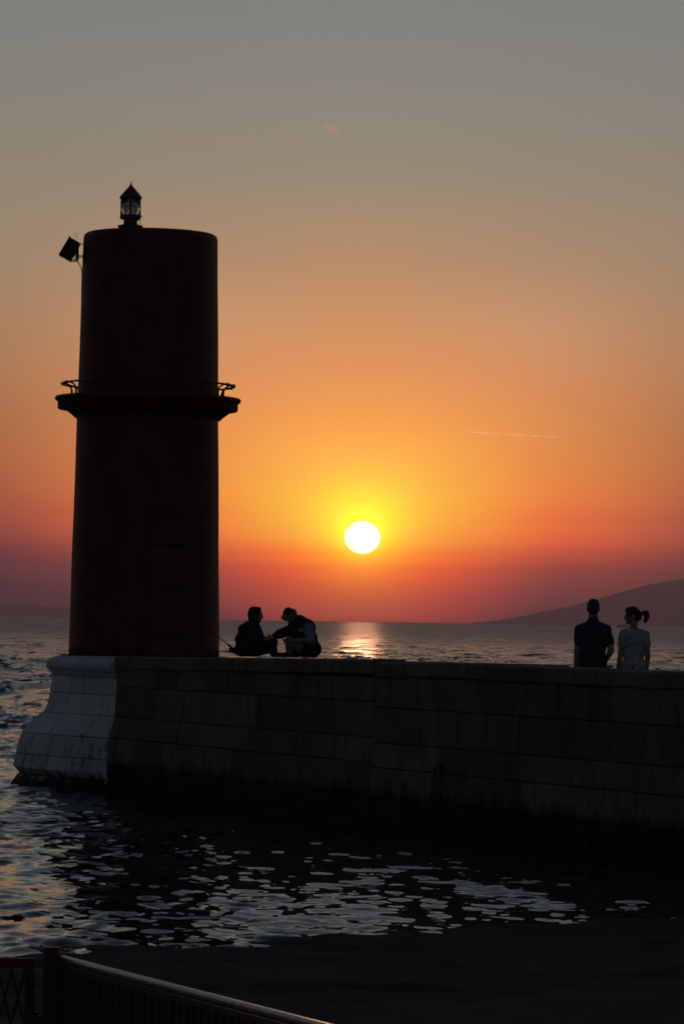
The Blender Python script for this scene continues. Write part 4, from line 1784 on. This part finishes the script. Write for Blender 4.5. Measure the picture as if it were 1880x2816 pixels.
# ---------------------------------------------------------------- red gate and railing in front
RZ = 1.458
gp = thing('gate_post', 'square dark red post between lattice gate and railing', 'post', (-1.083, 13.583, 0.447))
gp.scale = (0.94, 0.94, 0.94)
bm = bmesh.new()
box(bm, (0, 0, 0.55), (0.061, 0.061, 1.10), None, 0.004)
bm_obj('shaft', bm, m_gate, gp)
bm = bmesh.new()
box(bm, (0, 0, 1.104), (0.066, 0.066, 0.010), None, 0.003)
bm_obj('cap', bm, m_gate, gp)
for zz in (0.815, 0.10):
    bm = bmesh.new()
    box(bm, (-0.055, 0, zz), (0.052, 0.022, 0.030), None, 0.004)
    tube(bm, [(-0.06, 0, zz - 0.03), (-0.06, 0, zz + 0.03)], 0.012, 8)
    bm_obj('hinge', bm, m_gate, gp)

gt = thing('lattice_gate', 'dark red iron gate with crossed lattice bars at lower left edge', 'gate', (-1.162, 13.583, 0.503))
gt.scale = (0.94, 0.94, 0.94)
GA = math.radians(176)
gdir = Vector((math.cos(GA), math.sin(GA) * 1.0, 0))
GL, GT = 1.15, 1.002
Rg = Matrix.Rotation(GA, 3, 'Z')


def gp_(d, z, o=0.0):
    return gdir * d + Vector((0, o, z))


bm = bmesh.new()
box(bm, gp_(GL / 2 - 0.018, GT - 0.0195), (GL, 0.030, 0.039), Rg, 0.004)
bm_obj('top_rail', bm, m_gate, gt)
bm = bmesh.new()
box(bm, gp_(GL / 2 - 0.018, 0.04), (GL, 0.030, 0.039), Rg, 0.004)
bm_obj('bottom_rail', bm, m_gate, gt)
for d_ in (0.0, GL - 0.036):
    bm = bmesh.new()
    box(bm, gp_(d_, GT / 2), (0.0395, 0.033, GT - 0.08), Rg, 0.004)
    bm_obj('stile', bm, m_gate, gt)
lo, hi = 0.06, GT - 0.04
span = (hi - lo) * 0.244
k = 0
for fam in (1, -1):
    x = -0.25
    while x < GL + 0.25:
        # bar x(z) = x + fam*0.244*(z-lo), clipped to the frame
        z0, z1 = lo, hi
        a, b = 0.02, GL - 0.056
        za = lo + (a - x) / (fam * 0.244)
        zb = lo + (b - x) / (fam * 0.244)
        z0 = max(z0, min(za, zb))
        z1 = min(z1, max(za, zb))
        if z1 - z0 > 0.05:
            bm = bmesh.new()
            o_ = 0.004 * fam
            tube(bm, [gp_(x + fam * 0.244 * (z0 - lo), z0, o_), gp_(x + fam * 0.244 * (z1 - lo), z1, o_)], 0.0058, 6)
            bm_obj('lattice_bar', bm, m_gate, gt)
        x += 0.0545

R0_, R1_ = Vector((-1.045, 13.583, 0.48)), Vector((0.893, 9.494, 0.48))
rl = thing('railing', 'grey metal railing with close upright bars running down to the right', 'railing', R0_)
dr = R1_ - R0_
dr.z = 0
Lr = dr.length
dn = dr.normalized()
Rr = Matrix.Rotation(math.atan2(dn.y, dn.x), 3, 'Z')
top = RZ - 0.48
bm = bmesh.new()
box(bm, dn * (Lr / 2) + Vector((0, 0, top - 0.0165)), (Lr, 0.036, 0.033), Rr, 0.011)
bm_obj('handrail', bm, m_rail, rl)
bm = bmesh.new()
box(bm, dn * (Lr / 2) + Vector((0, 0, top - 0.047)), (Lr, 0.022, 0.020), Rr)
bm_obj('flat_bar', bm, m_bal, rl)
bm = bmesh.new()
box(bm, dn * (Lr / 2) + Vector((0, 0, 0.08)), (Lr, 0.022, 0.020), Rr)
bm_obj('bottom_bar', bm, m_bal, rl)
s = 0.075
src = None
while s < Lr - 0.03:
    if src is None:
        bm = bmesh.new()
        box(bm, (0, 0, (top - 0.057 + 0.09) / 2), (0.020, 0.020, top - 0.057 - 0.09), Rr, 0.002)
        src = bm_obj('baluster', bm, m_bal, rl)
        o = src
    else:
        o = src.copy()
        link(o, rl)
    o.location = dn * s
    s += 0.064
for d_ in (0.022, Lr - 0.02):
    bm = bmesh.new()
    box(bm, dn * d_ + Vector((0, 0, (top - 0.03) / 2 - 0.05)), (0.040, 0.040, top - 0.03 + 0.1), Rr, 0.003)
    bm_obj('post', bm, m_bal, rl)

# ---------------------------------------------------------------- far boat, aircraft, contrails
bt = thing('boat', 'small hazy excursion boat far out on the horizon near the woman', 'boat', (318.0, 4000, 0.0), math.radians(6))
m_boat = simple('boat_hull_paint', (0.10, 0.09, 0.10), 0.6, 0.2, 0.5)
m_cabin = simple('boat_cabin_paint', (0.30, 0.28, 0.28), 0.6, 0.2, 0.5)
V, F = [], []
st = [(-7.5, 1.9, 1.5), (-6.5, 2.2, 1.3), (-2, 2.3, 1.2), (3, 2.2, 1.4), (6, 1.4, 1.9), (8.2, 0.1, 2.5)]
for x, w, zt in st:
    V += [(x, -w, zt), (x, -w * 0.8, -0.4), (x, w * 0.8, -0.4), (x, w, zt)]
for i in range(len(st) - 1):
    for j in range(4):
        k = (j + 1) % 4
        F.append((i * 4 + j, i * 4 + k, i * 4 + 4 + k, i * 4 + 4 + j))
F += [(0, 1, 2, 3), tuple(4 * (len(st) - 1) + q for q in (3, 2, 1, 0))]
hull = mesh_obj('hull', V, F, m_boat, bt)
bm = bmesh.new()
box(bm, (-1.2, 0, 2.3), (8.6, 3.4, 2.2), None, 0.15)
cab = bm_obj('cabin', bm, m_cabin, bt)
for i in range(6):
    bm = bmesh.new()
    box(bm, (-4.6 + i * 1.35, -1.72, 2.6), (0.9, 0.06, 0.8))
    bm_obj('window', bm, m_panel, cab)
bm = bmesh.new()
box(bm, (-0.6, 0, 4.55), (9.6, 3.6, 0.14))
bm_obj('awning', bm, m_cabin, bt)
for x in (-5.2, -2, 1.4, 4.0):
    bm = bmesh.new()
    tube(bm, [(x, -1.6, 3.3 if x < 3 else 1.6), (x, -1.6, 4.5)], 0.07, 6)
    tube(bm, [(x, 1.6, 3.3 if x < 3 else 1.6), (x, 1.6, 4.5)], 0.07, 6)
    bm_obj('awning_post', bm, m_boat, bt)
bm = bmesh.new()
box(bm, (2.6, 0, 3.9), (1.6, 2.4, 1.2), None, 0.1)
bm_obj('wheelhouse', bm, m_cabin, bt)
bm = bmesh.new()
tube(bm, [(-3.0, 0, 4.6), (-3.0, 0, 6.6)], 0.08, 6)
bm_obj('mast', bm, m_boat, bt)


def contrail_mat(name, dens, g):
    m = bpy.data.materials.new(name)
    m.use_nodes = True
    t = m.node_tree
    t.nodes.clear()
    v = t.nodes.new('ShaderNodeVolumePrincipled')
    v.inputs['Color'].default_value = (0.97, 0.99, 1.0, 1)
    v.inputs['Density'].default_value = dens
    v.inputs['Anisotropy'].default_value = g
    o = t.nodes.new('ShaderNodeOutputMaterial')
    t.links.new(v.outputs[0], o.inputs['Volume'])
    return m


def trail(name, label, a, b, radii, mat, wob=0.0):
    a, b = Vector(a), Vector(b)
    n = len(radii)
    o = None
    bm = bmesh.new()
    tube(bm, [(b - a) * (i / (n - 1)) + Vector((0, 0, random.uniform(-1, 1) * wob)) for i in range(n)], radii, 12)
    o = bm_obj(name, bm, mat, None, True)
    o.location = a
    return tag(o, label, 'contrail')


trail('contrail', 'short bright slanting vapour trail high in the grey sky', (-415, 60000, 8438), (-100, 60020, 8306),
      [4, 15, 21, 23, 24, 24, 23, 20, 15, 9, 3], contrail_mat('ice_trail', 0.036, 0.91))
rad = []
for i in range(90):
    tt = i / 89
    v = 0.5 + 0.5 * math.sin(tt * 31 + 1.3 * math.sin(tt * 9)) * (0.6 + 0.4 * math.sin(tt * 71 + 2))
    rad.append(3.0 + 19.0 * v * min(1, tt * 20) * min(1, (1 - tt) * 14))
trail('contrail', 'long thin broken vapour trail low in the orange sky right of the sun', (3460, 100000, 5396), (6392, 100000, 5275),
      rad, contrail_mat('ice_trail_thin', 0.05, 0.935), 3.0)

ac = thing('airplane', 'tiny airliner at the head of the short vapour trail', 'airplane', (-432, 59800, 8446), math.radians(97))
m_plane = simple('aircraft_white', (0.75, 0.75, 0.75), 0.35, 0.05, 0.5, 0.0, 0.0)
bm = bmesh.new()
tube(bm, [(0, -18, 0), (0, -16, 0), (0, -12, 0), (0, 10, 0), (0, 16, 0.8), (0, 19, 1.2)], [0.3, 1.6, 2.0, 2.0, 1.1, 0.3], 14)
bm_obj('fuselage', bm, m_plane, ac, True)
for sgn in (-1, 1):
    bm = bmesh.new()
    vs = [bm.verts.new(p) for p in ((sgn * 1.5, -5, -0.6), (sgn * 17, 5, 0.6), (sgn * 17, 7, 0.6), (sgn * 1.5, 2.5, -0.6),
                                    (sgn * 1.5, -5, -0.2), (sgn * 17, 5, 0.8), (sgn * 17, 7, 0.8), (sgn * 1.5, 2.5, -0.2))]
    for f in ((0, 1, 2, 3), (7, 6, 5, 4), (0, 4, 5, 1), (1, 5, 6, 2), (2, 6, 7, 3), (3, 7, 4, 0)):
        bm.faces.new([vs[i] for i in f])
    bm_obj('wing', bm, m_plane, ac)
    bm = bmesh.new()
    tube(bm, [(sgn * 6, -4, -1.6), (sgn * 6, -1, -1.6)], [1.1, 0.8], 10)
    bm_obj('engine', bm, m_plane, ac)
    bm = bmesh.new()
    box(bm, (sgn * 3.5, 16, 1.2), (6, 2.4, 0.3))
    bm_obj('tailplane', bm, m_plane, ac)
bm = bmesh.new()
box(bm, (0, 16, 4), (0.35, 3.5, 5.5))
bm_obj('fin', bm, m_plane, ac)
